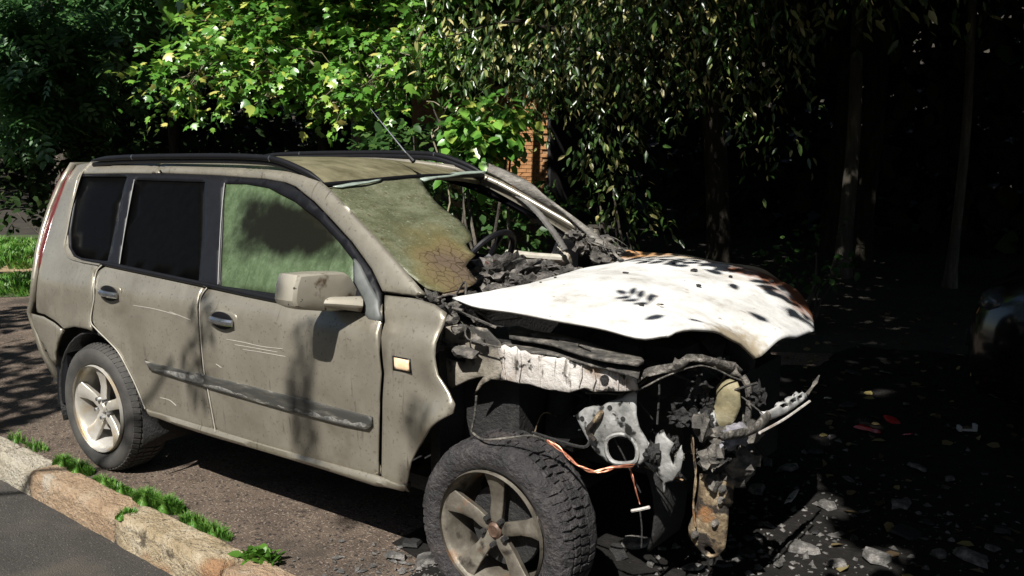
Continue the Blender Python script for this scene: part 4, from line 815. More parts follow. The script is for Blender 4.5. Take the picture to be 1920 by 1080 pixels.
sheet('lamp_crossmember_plate', [(3.243, -0.42, 0.979), (3.289, -0.42, 0.992), (3.359, -0.42, 0.989), (3.368, -0.42, 0.958), (3.385, -0.42, 0.943), (3.341, -0.42, 0.94), (3.291, -0.42, 0.955)], CHARGREY, car, 'plane', step=.02, thick=.008, roll=0, disp=crumple)
cmf = MB(); cmf.tube(catmull([(3.368, -0.38, 0.934), (3.389, -0.38, 0.899), (3.398, -0.38, 0.833), (3.391, -0.38, 0.773)], 5), .012, 6); cmf.out('support_post', CHARGREY, car)
sheet('heat_shield', [(3.289, -0.42, 0.893), (3.307, -0.42, 0.914), (3.338, -0.42, 0.926), (3.366, -0.42, 0.921), (3.377, -0.42, 0.9), (3.383, -0.42, 0.836), (3.367, -0.42, 0.789), (3.341, -0.42, 0.749), (3.289, -0.42, 0.733), (3.223, -0.42, 0.732), (3.224, -0.42, 0.772), (3.256, -0.42, 0.798), (3.282, -0.42, 0.818), (3.291, -0.42, 0.847)], OLIVE, car, 'plane', step=.02, thick=.014, roll=.012, rollr=.03, disp=lambda V: crumple(V) * 1.6, label='rounded plate stained olive and rust by heat')
sheet('melted_scrap', [(3.216, -0.44, 0.724), (3.227, -0.44, 0.77), (3.239, -0.44, 0.8), (3.259, -0.44, 0.815), (3.264, -0.44, 0.784), (3.299, -0.44, 0.81), (3.318, -0.44, 0.755), (3.279, -0.44, 0.709), (3.243, -0.44, 0.69)], BRAKET, car, 'plane', step=.02, thick=.01, roll=.004, disp=lambda V: crumple(V) * 2)
BEAMPALE = pm('beam_pale', [(.3, (.30, .30, .29)), (.7, (.55, .55, .54))], scale=18, rough=.55, metal=.2, bump=.2)
sl_ = [[(3.46, -0.253, 0.814), (3.46, -0.206, 0.811), (3.46, -0.177, 0.794), (3.46, -0.225, 0.797)], [(3.46, -0.158, 0.81), (3.46, -0.119, 0.809), (3.46, -0.09, 0.792), (3.46, -0.128, 0.793)], [(3.46, -0.075, 0.805), (3.46, -0.047, 0.805), (3.46, -0.016, 0.79), (3.46, -0.045, 0.79)]]
bb = sheet('bumper_beam', [(3.46, -0.753, 0.823), (3.46, -0.696, 0.826), (3.46, -0.549, 0.81), (3.46, -0.44, 0.816), (3.46, -0.364, 0.821), (3.46, -0.313, 0.805), (3.46, -0.339, 0.776), (3.46, -0.449, 0.771), (3.46, -0.568, 0.778), (3.46, -0.71, 0.798)], CROSSM, car, 'plane', step=.025, thick=.03, roll=.008, rollr=.015, disp=lambda V: crumple(V) * 2, face=(1, -.3, .4), label='charred stump of the bumper beam')
sheet('beam_plate', [(3.463, -0.391, 0.822), (3.463, -0.341, 0.816), (3.463, -0.177, 0.815), (3.463, -0.022, 0.812), (3.463, 0.04, 0.786), (3.463, 0.048, 0.772), (3.463, -0.084, 0.769), (3.463, -0.213, 0.769), (3.463, -0.327, 0.777), (3.463, -0.379, 0.798)], BEAMPALE, bb, 'plane', step=.02, thick=.02, roll=.005, rollr=.01, holes=sl_, disp=lambda V: crumple(V) * .5, face=(1, -.3, .4), label='slotted pale end of the bumper beam')
bt = MB(); bt.tube(catmull([(3.48, -0.485, 0.775), (3.48, -0.258, 0.766), (3.48, 0.005, 0.772)], 5), .005, 6); bt.out('beam_lip', ASHMETAL, bb)
bt = MB(); bt.tube(catmull([(3.46, 0.024, 0.791), (3.46, 0.104, 0.812), (3.46, 0.162, 0.838)], 5), [.010, .008, .007, .006, .005, .007, .010, .007, .005, .004, .003], 7, flat=.5); bt.out('beam_end', CHARGREY, bb)
fm = MB(); fm.blob([(3.42, -0.549, 0.769)][0], (.035, .075, .035), 3, .6, 2.5, 8); fm.out('crushed_crash_box', pm('burnt_blue_grey', [(.3, (.05, .05, .06)), (.7, (.26, .25, .27))], scale=12, rough=.7, bump=.5), car)
ch = MB()
for k in range(16): ch.blob((3.34 + rd.uniform(-.06, .06), -.45 + rd.uniform(-.09, .12), .66 + rd.uniform(-.10, .12)), tuple(rd.uniform(.02, .05) for _ in range(3)), 2, .9, 3, k + 90)
ch.out('slag_lump', CHARGREY, car, 50)
rk_hole = catmull([(3.274, -0.45, 0.289), (3.29, -0.45, 0.302), (3.311, -0.45, 0.291), (3.316, -0.45, 0.276), (3.295, -0.45, 0.271), (3.279, -0.45, 0.274)], 2, True)
rk = sheet('tow_bracket', [(3.245, -0.45, 0.566), (3.357, -0.45, 0.584), (3.377, -0.45, 0.583), (3.379, -0.45, 0.487), (3.365, -0.45, 0.47), (3.361, -0.45, 0.373), (3.354, -0.45, 0.309), (3.329, -0.45, 0.272), (3.298, -0.45, 0.253), (3.267, -0.45, 0.263), (3.24, -0.45, 0.286), (3.21, -0.45, 0.319), (3.208, -0.45, 0.354), (3.228, -0.45, 0.41), (3.241, -0.45, 0.464)], RUST, car, 'plane', step=.02, thick=.02, roll=.012, rollr=.02, holes=[[tuple(p) for p in rk_hole]], disp=lambda V: crumple(V) * .7, label='rusty hanging chassis bracket with four bolts')
for p in [(3.343, -0.465, 0.537), (3.341, -0.465, 0.495), (3.322, -0.465, 0.405), (3.246, -0.465, 0.342)]:
    b_ = MB(); b_.lathe([(0, -.014), (.009, -.012), (.012, -.004), (.014, .012), (0, .012)], p, 10); b_.out('bolt', CHARGREY, rk)
eb = MB(); eb.box((2.85, .02, .68), (.55, .7, .42)); eb.box((2.85, .0, .92), (.42, .5, .08)); eb.box((3.18, .12, .62), (.05, .62, .42)); eb.tube([(3.05, -.4, .85), (3.05, .4, .86)], .05, 8)
for k in range(24): eb.blob((rd.uniform(2.5, 3.15), rd.uniform(-.45, .5), rd.uniform(.6, .97)), tuple(rd.uniform(.04, .1) for _ in range(3)), 2, .6, 2.5, k + 150)
eb.out('engine_block', CHAR, car, 50)
fw = MB(); fw.box((2.26, 0, .72), (.05, 1.5, .78)); fw.box((2.7, .36, .52), (.6, .08, .12)); fw.box((2.42, -.50, .74), (.28, .2, .5)); fw.out('firewall', CHAR, car)
# tangle of burnt looms and scraps hanging in the engine bay
for k in range(30):
    a_ = Vector((rd.uniform(2.55, 3.38), rd.uniform(-.66, -.15), rd.uniform(.55, 1.0)))
    m_ = MB(); m_.tube(catmull([a_, a_ + Vector((rd.uniform(-.15, .15), rd.uniform(-.1, .1), rd.uniform(-.12, .06))), a_ + Vector((rd.uniform(-.25, .25), rd.uniform(-.12, .12), rd.uniform(-.25, .02)))], 5), rd.uniform(.002, .006), 5)
    m_.out('burnt_loom', [CHAR, CHARGREY, CHAR, RUST][k % 4], car)
for k in range(18):
    f_ = rd.random(); s_ = rd.uniform(.010, .035)
    p = Vector((3.10 + .30 * f_ + rd.uniform(-.06, .05), -.66 + .30 * f_ + rd.uniform(-.03, .12), rd.choice([.93, .70, .62, .80]) + rd.uniform(-.07, .06)))
    m_ = MB(); m_.blob(p, (s_ * rd.uniform(.6, 1.8), s_, s_ * rd.uniform(.5, 1.4)), 3, .8, 3.5, k + 300); m_.out('slag_scrap', [CHAR, CHAR, CROSSM, CHAR][k % 4], car, 50)
# wires
def wire(name, pts, r, mat, n=5, strands=1):
    if strands > 1: r *= .7
    m_ = MB(); P = catmull(pts, n)
    for k in range(strands):
        m_.tube([Vector(p) + Vector((.004 * math.sin(i * .7 + k * 2.4), .004 * math.cos(i * .8 + k * 2.1), .004 * math.sin(i * .5 + k * 3))) * (strands > 1) for i, p in enumerate(P)], r, 6)
    return m_.out(name, mat, car)
wire('dark_cable', [(2.509, -0.8, 0.813), (2.5, -0.8, 0.734), (2.485, -0.8, 0.677), (2.495, -0.8, 0.664)] + [(2.6, -0.875, 0.682), (2.699, -0.875, 0.706)] + [(2.799, -0.86, 0.731)] + [(2.837, -0.82, 0.711)], .0045, CHARGREY)
wire('copper_wire', [(2.837, -0.82, 0.711)] + [(2.885, -0.8, 0.682), (2.932, -0.8, 0.651), (2.983, -0.8, 0.633), (3.034, -0.8, 0.634)] + [(3.086, -0.76, 0.649)] + [(3.118, -0.7, 0.646)], .0035, COPPER, strands=4)
wire('hanging_wire', [(3.111, -0.69, 0.64), (3.105, -0.69, 0.618), (3.121, -0.69, 0.567), (3.141, -0.69, 0.51)], .0028, COPPER, strands=2)
wire('hanging_wire', [(3.111, -0.69, 0.475), (3.142, -0.69, 0.488), (3.179, -0.69, 0.505)], .006, ASHMETAL)
wire('hanging_wire', [(3.142, -0.69, 0.488), (3.152, -0.69, 0.423), (3.152, -0.69, 0.35)], .003, CHAR)
wire('hanging_wire', [(3.223, -0.47, 0.715), (3.238, -0.47, 0.63), (3.245, -0.47, 0.552), (3.24, -0.47, 0.45), (3.249, -0.47, 0.381)], .004, RUST, strands=2)

# ------------------------------------------------------------------ leaves, sprays, trees
def unit(a): return a / (np.linalg.norm(a, axis=-1, keepdims=True) + 1e-9)
def tpl_oval(w=.26):
    v = np.array([(0, 0, 0), (.30, w, .05), (.30, -w, .05), (.68, w * .8, .02), (.68, -w * .8, .02), (1, 0, -.10), (.5, 0, -.03)])
    return v, np.array([(0, 6, 1), (1, 6, 3), (3, 6, 5), (0, 2, 6), (2, 4, 6), (4, 5, 6)])
def tpl_maple():
    pts = [(0, 0), (.10, .34), (.34, .62), (.42, .36), (.72, .48), (.68, .20), (1.05, 0), (.68, -.20), (.72, -.48), (.42, -.36), (.34, -.62), (.10, -.34)]
    v = np.array([(x, y, -.12 * abs(y) - .10 * x * x) for x, y in pts] + [(.38, 0, .03)])
    return v, np.array([(12, i, (i + 1) % 12) for i in range(12)])
def tpl_ash():
    v0, f0 = tpl_oval(.22); V, F = [], []
    for k, (x, sd) in enumerate([(.15, 1), (.15, -1), (.42, 1), (.42, -1), (.66, 1), (.66, -1), (.80, 0)]):
        a = sd * 1.0; s = .40 if sd else .36
        q = v0 * s; x2 = q[:, 0] * math.cos(a) - q[:, 1] * math.sin(a); y2 = q[:, 0] * math.sin(a) + q[:, 1] * math.cos(a)
        F.append(f0 + len(V) * len(v0)); V.append(np.stack([x2 + x, y2, q[:, 2] - .18 * x * x], 1))
    return np.concatenate(V), np.concatenate(F)
TPL = dict(oval=tpl_oval(), lance=tpl_oval(.17), maple=tpl_maple(), ash=tpl_ash(), broad=tpl_oval(.34))

def leaf_mesh(name, P, A, N, S, shape, mat, parent=None, **kw):
    v, f = TPL[shape]; A = unit(A); B = unit(np.cross(N, A)); C = np.cross(A, B)
    X = P[:, None] + S[:, None, None] * (v[None, :, :1] * A[:, None] + v[None, :, 1:2] * B[:, None] + v[None, :, 2:] * C[:, None])
    F = f[None] + (np.arange(len(P)) * len(v))[:, None, None]
    o = fast_mesh(name, X.reshape(-1, 3), F.reshape(-1, 3), mat, parent, **kw)
    return o

def blob_points(blobs, n, g, shell=.6):
    """blobs: (centre, radii) ; points biased to the outside of each blob"""
    vol = np.array([b[1][0] * b[1][1] * b[1][2] for b in blobs]) ** (2 / 3); vol /= vol.sum()
    idx = g.choice(len(blobs), n, p=vol)
    c = np.array([b[0] for b in blobs])[idx]; r = np.array([b[1] for b in blobs])[idx]
    d = unit(g.normal(size=(n, 3))); rad = (1 - shell * g.random(n) ** 1.5)[:, None]
    return c + d * r * rad, d

def sprays(P, D, g, k=7, L=.35, size=.1, droop=.3, jitter=.25):
    """k leaves along every twig"""
    n = len(P); D = unit(D + np.array([0, 0, -droop]) + jitter * g.normal(size=(n, 3)))
    side = unit(np.cross(D, np.array([0, 0, 1.]) + .2 * g.normal(size=(n, 3))))
    t = np.tile(np.linspace(.15, 1, k), n); Dk = np.repeat(D, k, 0); sk = np.repeat(side, k, 0) * np.tile([1, -1], n * k)[:n * k, None]
    Lk = np.repeat(L * (.6 + .8 * g.random(n)), k)
    pos = np.repeat(P, k, 0) + Dk * (t * Lk)[:, None] + np.array([0, 0, -1.]) * (t ** 2 * Lk * droop * .6)[:, None] + .03 * g.normal(size=(n * k, 3))
    A = unit(Dk * .6 + sk * .7 + np.array([0, 0, -droop]) + .35 * g.normal(size=(n * k, 3)))
    N = unit(np.array([0, 0, 1.]) + SUNV * .35 + .55 * g.normal(size=(n * k, 3)))
    return pos, A, N, size * (.5 + .85 * g.random(n * k))
SUNV = np.array(SUN)
E_ = np.array([.966, .257, 0]); HS = np.array([SUN.x, SUN.y, SUN.z])
def clear_rays(P, gaps):  # drops leaves so that chosen spots catch the sun
    """holes cut in a crown for sun patches: no leaves close to these lines towards the sun"""
    k = np.ones(len(P), bool)
    for (q, r) in gaps:
        d = P - np.array(q); t = d @ HS
        k &= ~((np.linalg.norm(d - t[:, None] * HS, axis=1) < r * (.75 + .5 * rng.random(len(P)))) & (t > .6))
    return k

def sun_s(P): return P @ E_

def branch(m, a, b, r0, r1, wob=.12, n=7, seed=0):
    r_ = np.random.default_rng(seed); a, b = np.array(a, float), np.array(b, float)
    mids = [a + (b - a) * t + (r_.normal(size=3) * wob * np.linalg.norm(b - a) * .3 if 0 < t < 1 else 0) for t in (0, .33, .66, 1)]
    P = catmull(mids, 4); m.tube(P, np.linspace(r0, r1, len(P)), n)

def tree(name, label, base, top, r0, limbs, mat=BARK, group=None, cat='tree', wob=.05, seed=0):
    t = empty(name, base, label=label, cat=cat, group=group)
    B = np.array(base, float)
    m = MB(); P = catmull([np.zeros(3), (np.array(top) - B) * .35 + np.array([wob, 0, 0]), (np.array(top) - B) * .7 - np.array([wob, wob, 0]), np.array(top) - B], 5)
    R = np.linspace(r0, r0 * .45, len(P)); R[0] *= 1.5; R[1] *= 1.15
    m.tube(P, R, 12); m.out('trunk', mat, t, 60)
    for i, (f0, e, r) in enumerate(limbs):
        bm_ = MB(); st = np.array(P[int(f0 * (len(P) - 1))]); branch(bm_, st, np.array(e) - B, r, r * .25, seed=seed * 31 + i)
        for j in range(4):
            g = np.random.default_rng(seed * 99 + i * 7 + j); q = st + (np.array(e) - B - st) * g.uniform(.4, .95)
            branch(bm_, q, q + g.normal(size=3) * np.array([.6, .6, .35]) * .8, r * .3, r * .06, n=5, seed=i * 9 + j)
        bm_.out('limb', mat, t, 60)
    return t

def crown(t, arrs, kind, mat, name='crown'):
    P = np.concatenate([a[0] for a in arrs]); kk = clear_rays(P, GAPS); P = (P - np.array(t.location))[kk]; A = np.concatenate([a[1] for a in arrs]); N = np.concatenate([a[2] for a in arrs]); S = np.concatenate([a[3] for a in arrs]); A, N, S = A[kk], N[kk], S[kk]
    return leaf_mesh(name, P, A, N, S, kind, mat, t)

# points that stay in the sun behind the car: (place, radius of the gap in the crowns above)
BRICKSPOT = (-6.4, 12, 1.5)
GAPS = [([(3.236, 0.983, 0)][0], .11), ([(3.419, 0.545, 0)][0], .12), ([(3.501, 1.897, 0)][0], .08), ([(3.71, 0.595, 0)][0], .10), ([(3.598, 0.372, 0)][0], .08), ([(4.037, 1.11, 0)][0], .08), ([(0.8, 8.781, 0.862)][0], .12), ([(2.186, 8.329, 1.032)][0], .15), ([(2.208, 8.3, 0.807)][0], .15), (BRICKSPOT, .8), ((3.12, 2.3, 0), .12), ((3.35, 2.25, 0), .06), ((3.92, 2.22, .86), .05), ([(-5.014, 12.378, 0.05)][0], .5)]

# --- maple behind the car, its sunlit skirt hangs low
g = np.random.default_rng(21)
mp_lit = [(p, (.75, .55, .42)) for p in [(-3.256, 3.442, 3.052), (-3.638, 3.114, 2.831), (-2.907, 3.723, 3.163), (-3.039, 3.526, 2.666), (-2.516, 3.946, 2.832)]] + [(p, (.5, .45, .25)) for p in [(-3.576, 2.586, 2.481), (-3.78, 2.411, 2.364), (-3.051, 2.959, 2.402), (-2.488, 3.37, 2.376)]] + [(p, (.45, .35, .22)) for p in [(-1.756, 3.604, 2.716), (-1.898, 3.447, 2.46), (-2.084, 3.262, 2.229)]] + [(p, (.7, .5, .4)) for p in [(-3.702, 3.544, 3.318), (-3.106, 3.997, 3.376), (-2.57, 4.337, 3.092), (-4.039, 3.225, 2.977)]]
mt = tree('maple_tree', 'maple with a bright sunlit yellow green skirt of leaves above the car roof', (-4.6, 5.6, 0), (-3.9, 5.0, 6.5), .19,
          [(.45, mp_lit[0][0], .06), (.4, mp_lit[8][0], .05), (.42, mp_lit[10][0], .05), (.7, (-3, 3.6, 5.5), .07), (.75, (-6, 4.5, 6.5), .07)], seed=1)
P, D = blob_points(mp_lit, 900, g, .8)
TW1 = (P, D + np.array([.1, -.5, 0]))
arr = [sprays(P, D + np.array([.1, -.5, 0]), g, 7, .30, .088, .35)]
up = [((-4.2, 4.6, 4.6), (2.6, 2.2, 1.3)), ((-3.2, 3.6, 5.6), (2.4, 2.0, 1.2)), ((-5.6, 6.0, 5.0), (2.2, 2.2, 1.6)), ((-3.6, 6.4, 4.2), (2.6, 1.8, 1.6))]
P, D = blob_points(up, 1500, g, .9); k = clear_rays(P, GAPS); arr.append(sprays(P[k], D[k], g, 7, .5, .20, .3))
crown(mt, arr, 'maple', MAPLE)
def twigs(t, P, D, L, every=3, mat=TWIG):
    m = MB(); o = np.array(t.location)
    for p, d in list(zip(P, D))[::every]:
        d = d / np.linalg.norm(d); p = p - o; w = g.normal(size=3) * .05
        m.tube([p - d * L * .8, p - d * L * .2 + w, p + d * L * .6 + np.array([0, 0, -.06])], [.006, .004, .0015], 4, cap=False)
    m.out('twig', mat, t, 60, kind='stuff')
    m = MB()
    return m
twigs(mt, *TW1, .34)
for k, (a_, b_) in enumerate(zip([(-3.165, 3.07, 2.746), (-2.611, 3.415, 2.425), (-3.507, 2.714, 2.237), (-2.934, 3.124, 2.168), (-2.386, 3.658, 2.8)], [(-2.166, 3.411, 2.019), (-2.007, 3.508, 1.914), (-2.777, 2.987, 2.16), (-2.389, 3.266, 2.118), (-1.918, 3.611, 2.098)])):
    m = MB(); branch(m, np.array(a_) - np.array(mt.location), np.array(b_) - np.array(mt.location), .014, .006, n=6, wob=.15, seed=70 + k); m.out('limb', TWIG, mt, 60)
n = 16000; T = np.stack([g.uniform(-22, .5, n), g.uniform(3.8, 20, n), np.zeros(n)], 1)
k = (T[:, 1] > np.where(T[:, 0] < -8.6, 9.6, 8.2) + .6 * np.sin(T[:, 0])) | ((T[:, 0] > -8.9) & (T[:, 0] < -6.0)); T = T[k]; P = T + HS * g.uniform(6, 10.5, len(T))[:, None]; n = len(P)
dep = np.hypot(P[:, 0] - 4.6, P[:, 1] + 3.4); P = P[P[:, 2] > 2.3 + .165 * dep]; n = len(P)
crown(mt, [(P, g.normal(size=(n, 3)), unit(HS + .5 * g.normal(size=(n, 3))), .32 * (.7 + .6 * g.random(n)))], 'maple', DARKLEAF, 'shade_canopy')  # unseen leaf layer added overhead to keep the background in shade

# --- drooping tree to the right of it
ch_lit = [(p, (.55, .45, .35)) for p in [(-1.056, 3.414, 2.957), (-0.652, 3.684, 2.813), (-0.322, 3.891, 2.622), (-0.741, 3.56, 2.526), (-0.159, 4.079, 2.957), (-0.985, 3.399, 2.621)]] + [(p, (.55, .45, .4)) for p in [(-0.077, 4.511, 2.925), (0.305, 4.755, 2.727), (0.599, 5.033, 3.025), (0.097, 4.53, 2.379), (-0.307, 4.231, 2.379), (0.545, 4.853, 2.33), (0.951, 5.233, 2.727), (1.065, 5.248, 2.38), (-0.594, 4.028, 2.428), (0.257, 4.819, 3.223), (0.827, 5.231, 3.174)]] + [(p, (.25, .25, .2)) for p in [(0.319, 3.697, 1.806), (1.502, 4.588, 1.875)]]
ct = tree('drooping_tree', 'tree with narrow drooping leaves half in shade beyond the bonnet', (.35, 6.2, 0), (.2, 5.2, 6), .14,
          [(.4, ch_lit[1][0], .05), (.4, ch_lit[7][0], .05), (.45, ch_lit[12][0], .05), (.7, (1, 3.5, 5.4), .06)], seed=2, mat=SHADEBARK)
P, D = blob_points(ch_lit, 640, g, .9)
arr = [sprays(P, D * .6 + np.array([.1, -.4, -.5]), g, 7, .30, .088, .55)]
up = [((0, 4.6, 4.4), (2.6, 2.0, 1.3)), ((1.6, 2.2, 5.6), (1.8, 2.2, 1.0)), ((2.0, .2, 6.2), (1.6, 2.0, .9)), ((1.4, 3.6, 5.2), (2.2, 1.9, 1.2)), ((-.6, 6.2, 4.2), (2.4, 1.8, 1.5)), ((1.8, 5.8, 4.6), (2.2, 2.0, 1.6)), ((.6, 4.4, 3.3), (2.2, .8, .5))]
P, D = blob_points(up, 2600, g, .9); k = clear_rays(P, GAPS); arr.append(sprays(P[k], D[k], g, 8, .45, .13, .5))
crown(ct, arr, 'lance', CHERRY)

# --- ash at the far left
as_lit = [(p, (.95, .7, .5)) for p in [(-9.111, 3.335, 3.404), (-8.836, 3.464, 3.036), (-8.987, 3.293, 2.742), (-8.667, 3.486, 2.522), (-9.449, 3.04, 3.183), (-8.64, 3.699, 3.478)]] + [(p, (.5, .4, .28)) for p in [(-8.179, 3.404, 2.82), (-8.096, 3.415, 2.57), (-8.369, 3.176, 2.392), (-8.178, 3.282, 2.214), (-8.603, 2.946, 2.106)]]
at_ = tree('ash_tree', 'ash tree with feathery green leaves at the far left edge', (-11.5, 5.2, 0), (-11.2, 5.0, 7), .17, [(.4, as_lit[1][0], .06), (.4, as_lit[3][0], .05), (.7, (-10, 3.8, 6), .07)], seed=3)
P, D = blob_points(as_lit, 330, g, .8); arr = [sprays(P, D + np.array([.3, -.4, 0]), g, 5, .45, .34, .35)]
up = [((-11, 6.2, 5.4), (2.8, 2.0, 1.4)), ((-8.4, 6.4, 5.2), (2.0, 2.0, 1.3)), ((-13, 7.2, 5), (2.4, 2.2, 1.8))]
P, D = blob_points(up, 800, g, .9); arr.append(sprays(P, D, g, 5, .6, .5, .3))
crown(at_, arr, 'ash', ASHLIT)

# --- shade tree over the right side: its crown is above and right of the camera, its shade covers the right of the place
sh = tree('shade_tree', 'large tree off to the right whose crown shades the far side of the bonnet', (7.6, .2, 0), (7.0, -.4, 6), .24, [(.6, (5.2, -2, 5.6), .1), (.6, (6.5, -3.5, 6), .1), (.65, (5.6, 1.6, 6), .1), (.5, (4.2, -1.2, 4.2), .05)], seed=4)
n = 80000
tx, ty_ = g.uniform(-.5, 11.5, n), np.where(g.random(n) < .3, g.uniform(-.6, 1.8, n), g.uniform(1.8, 19, n))
T = np.stack([tx, ty_, np.zeros(n)], 1); s_ = sun_s(T)
tt = g.uniform(5.2, 10.5, n)
P = T + HS * tt[:, None]
edge = np.array([noise.noise(Vector((a * .9, b * .9, c_ * .9))) for a, b, c_ in P])
lim = np.interp(ty_, [.6, 1.0, 1.4, 2.0, 5.0, 6.0, 9, 12], [3.75, 3.5, 3.28, 2.3, 1.9, 2.4, 2.2, 1.5]) + .55 * edge
den = np.clip((s_ - lim) / np.where(ty_ > 5, 1.6, .7), 0, 1)
keep = (den > 0) & (g.random(n) < .35 + .65 * den) & clear_rays(P, GAPS)
P = P[keep]; dep = np.hypot(P[:, 0] - 4.6, P[:, 1] + 3.4); P = P[(P[:, 2] > 2.6 + .18 * dep) | (P[:, 0] > 6.5 + .1 * P[:, 1])]; n = len(P)
arrS = (P, g.normal(size=(n, 3)), unit(HS * .9 + .45 * g.normal(size=(n, 3))), np.where(sun_s(P) < 4.2,   .17, .46) * (.7 + .6 * g.random(n)))
# dapples at the edge of the shade: sprays of leaves hanging low over the bonnet and the ground before it
tg_ = [((3.04, -.40, 1.13), 1.35), ((2.80, .34, 1.19), 1.6), ((2.92, .46, 1.19), 1.6), ((3.12, .55, 1.15), 1.7), ((3.30, .33, 1.06), 1.5), ((3.06, .38, 1.18), 1.8), ((3.38, .16, 1.03), 1.55), ((3.24, .60, 1.05), 1.9), ((2.66, .6, 1.2), 1.9), ]
lp_, la_, ln2, ls_, ca_ = [], [], [], [], []
for (q, t) in tg_:
    while True:
        c = np.array(q) + HS * t
        if c[2] > 2.7 + .165 * math.hypot(c[0] - 4.6, c[1] + 3.4): break
        t += .1
    for j in range(3): lp_.append(c + .11 * g.normal(size=3)); la_.append(g.normal(size=3)); ln2.append(HS + .3 * g.normal(size=3)); ls_.append(g.uniform(.06, .13))
    hd_ = g.uniform(2.2, 3.6); ca_.append((c, np.array([math.cos(hd_), math.sin(hd_), -.1]), unit(HS + .15 * g.normal(size=3)), g.uniform(.16, .38)))
for k in range(330):
    q = np.array([g.uniform(3.1, 4.6), g.uniform(-.6, 2.4), 0]); s0 = sun_s(q)
    if s0 < 3.30 + .3 * (q[1] < 1.9) or g.random() > .6 + .5 * (s0 - 3.3): continue
    t = g.uniform(2.6, 3.6)
    while (q + HS * t)[2] < 2.3 + .165 * math.hypot((q + HS * t)[0] - 4.6, (q + HS * t)[1] + 3.4): t += .15
    c = q + HS * t; ax_ = g.normal(size=3)
    for j in range(4): lp_.append(c + .10 * g.normal(size=3)); la_.append(ax_ + .8 * g.normal(size=3)); ln2.append(HS + .3 * g.normal(size=3)); ls_.append(g.uniform(.10, .17))
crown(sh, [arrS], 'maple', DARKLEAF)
crown(sh, [(np.array(lp_), np.array(la_), unit(np.array(ln2)), np.array(ls_))], 'oval', ASH, 'low_leaf_spray')
crown(sh, [(np.array([c[0] for c in ca_]), np.array([c[1] for c in ca_]), np.array([c[2] for c in ca_]), np.array([c[3] for c in ca_]))], 'ash', ASH, 'low_leaf_spray')

# --- roadside tree behind the camera: faint leaf shadows on the doors, dapples on the ground behind the car
rt = tree('roadside_tree', 'roadside tree behind the viewer with thin hanging twigs', (-1.0, -7.2, -.14), (-.8, -6.6, 6.4), .2, [(.7, (-2, -4, 5.4), .08), (.6, (1.6, -4.2, 4.6), .05)], seed=5)
P = []
for (x, z) in ((1.60, .86), (1.56, .70), (2.26, .62), (.78, .84)):
    for k in range(2): P.append(np.array([x, -.875, z + .12 - .2 * k]) + HS * g.uniform(5.8, 7.0) + .05 * g.normal(size=3))
P = np.array(P); n = len(P)
a1 = (P, g.normal(size=(n, 3)) * .5 + np.array([0, 0, -1]), unit(HS + .2 * g.normal(size=(n, 3))), .22 + .08 * g.random(n))
n = 4200; q = np.stack([g.uniform(-8.0, -.9, n), g.uniform(-1.0, 3.6, n), 0 * g.random(n)], 1); P = q + HS * g.uniform(5.5, 8, n)[:, None]
nn_ = np.array([noise.noise(Vector((a * .8, b * .8, 4))) for a, b, _ in q]); s_ = sun_s(q)
k = (s_ < -1.35 + .3 * nn_) & (nn_ > -.22) & (s_ > -7 + nn_); P = P[k]; n = len(P)
a2 = (P, g.normal(size=(n, 3)), unit(HS + .4 * g.normal(size=(n, 3))), .17 * (.7 + .6 * g.random(n)))
crown(rt, [a2], 'broad', ASH)
crown(rt, [a1], 'ash', ASH, 'low_leaf_spray')

# --- darker trees farther back
BACK = [((-5.6, 9.2, 0), 'dark tree directly behind the maple'), ((.8, 9.6, 0), 'dark tree behind the drooping tree'), ((-18, 8.5, 0), 'dark tree farthest back at the left'), ((6.0, 8.6, 0), 'dark tree behind the slim trunks, at the right edge'), ((-14.5, 9.5, 0), 'broad dark tree behind the ash at the left'), ((-9.0, 9.0, 0), 'dark tree standing behind the gap between ash and maple'), ((-.1, 11.2, 0), 'dark tree to the right of the brick shed'), ((3.2, 9.0, 0), 'dark tree in the deep shade at the right')]
for i, (b, lab) in enumerate(BACK):
    t = tree('background_tree', lab, b, (b[0] + .4, b[1] - .5, 7), .16, [(.5, (b[0] - 1.5, b[1] - 1, 6), .07), (.6, (b[0] + 1.6, b[1] - .6, 6.5), .07)], group='dark trees behind', seed=20 + i, mat=SHADEBARK)
    bl_ = [((b[0] + dx, b[1] + dy, z), (2.4, 2.0, 1.5)) for dx, dy, z in ((-1.4, -.8, 5.4), (1.5, -.6, 6), (0, .8, 6.6), (.3, -1.4, 7.6), (0, 0, 4.4))]
    P, D = blob_points(bl_, 900, g, .9); k = clear_rays(P, GAPS); crown(t, [sprays(P[k], D[k], g, 6, .7, .26, .3)], 'broad', DARKLEAF)
n = 26000
P = np.stack([g.uniform(-34, 14, n), g.uniform(13.5, 21, n), g.uniform(0, 9, n) ** 1.0], 1)
P3 = np.stack([g.uniform(-4, 14, 9000), g.uniform(11.5, 15, 9000), g.uniform(0, 8, 9000)], 1)
P2 = np.stack([g.uniform(-33, -18, 9000), g.uniform(2.5, 16, 9000), g.uniform(0, 8, 9000)], 1)
P = np.concatenate([P, P2, P3]); n = len(P)
k = clear_rays(P, GAPS); P = P[k]; n = len(P)
leaf_mesh('far_wood', P, g.normal(size=(n, 3)), unit(np.array([0, -.5, .8]) + .6 * g.normal(size=(n, 3))), .40 * (.6 + .7 * g.random(n)), 'broad', DARKLEAF, kind='stuff')

n = 9000; P = np.stack([g.uniform(-26, 30, n), g.uniform(-19, -14, n), g.uniform(.5, 10.5, n)], 1)
leaf_mesh('far_wood', P, g.normal(size=(n, 3)), unit(np.array([0, .3, .8]) + .6 * g.normal(size=(n, 3))), .60 * (.6 + .7 * g.random(n)), 'broad', DARKLEAF, kind='stuff')  # unseen leaf bank behind the camera, added to cut the skylight

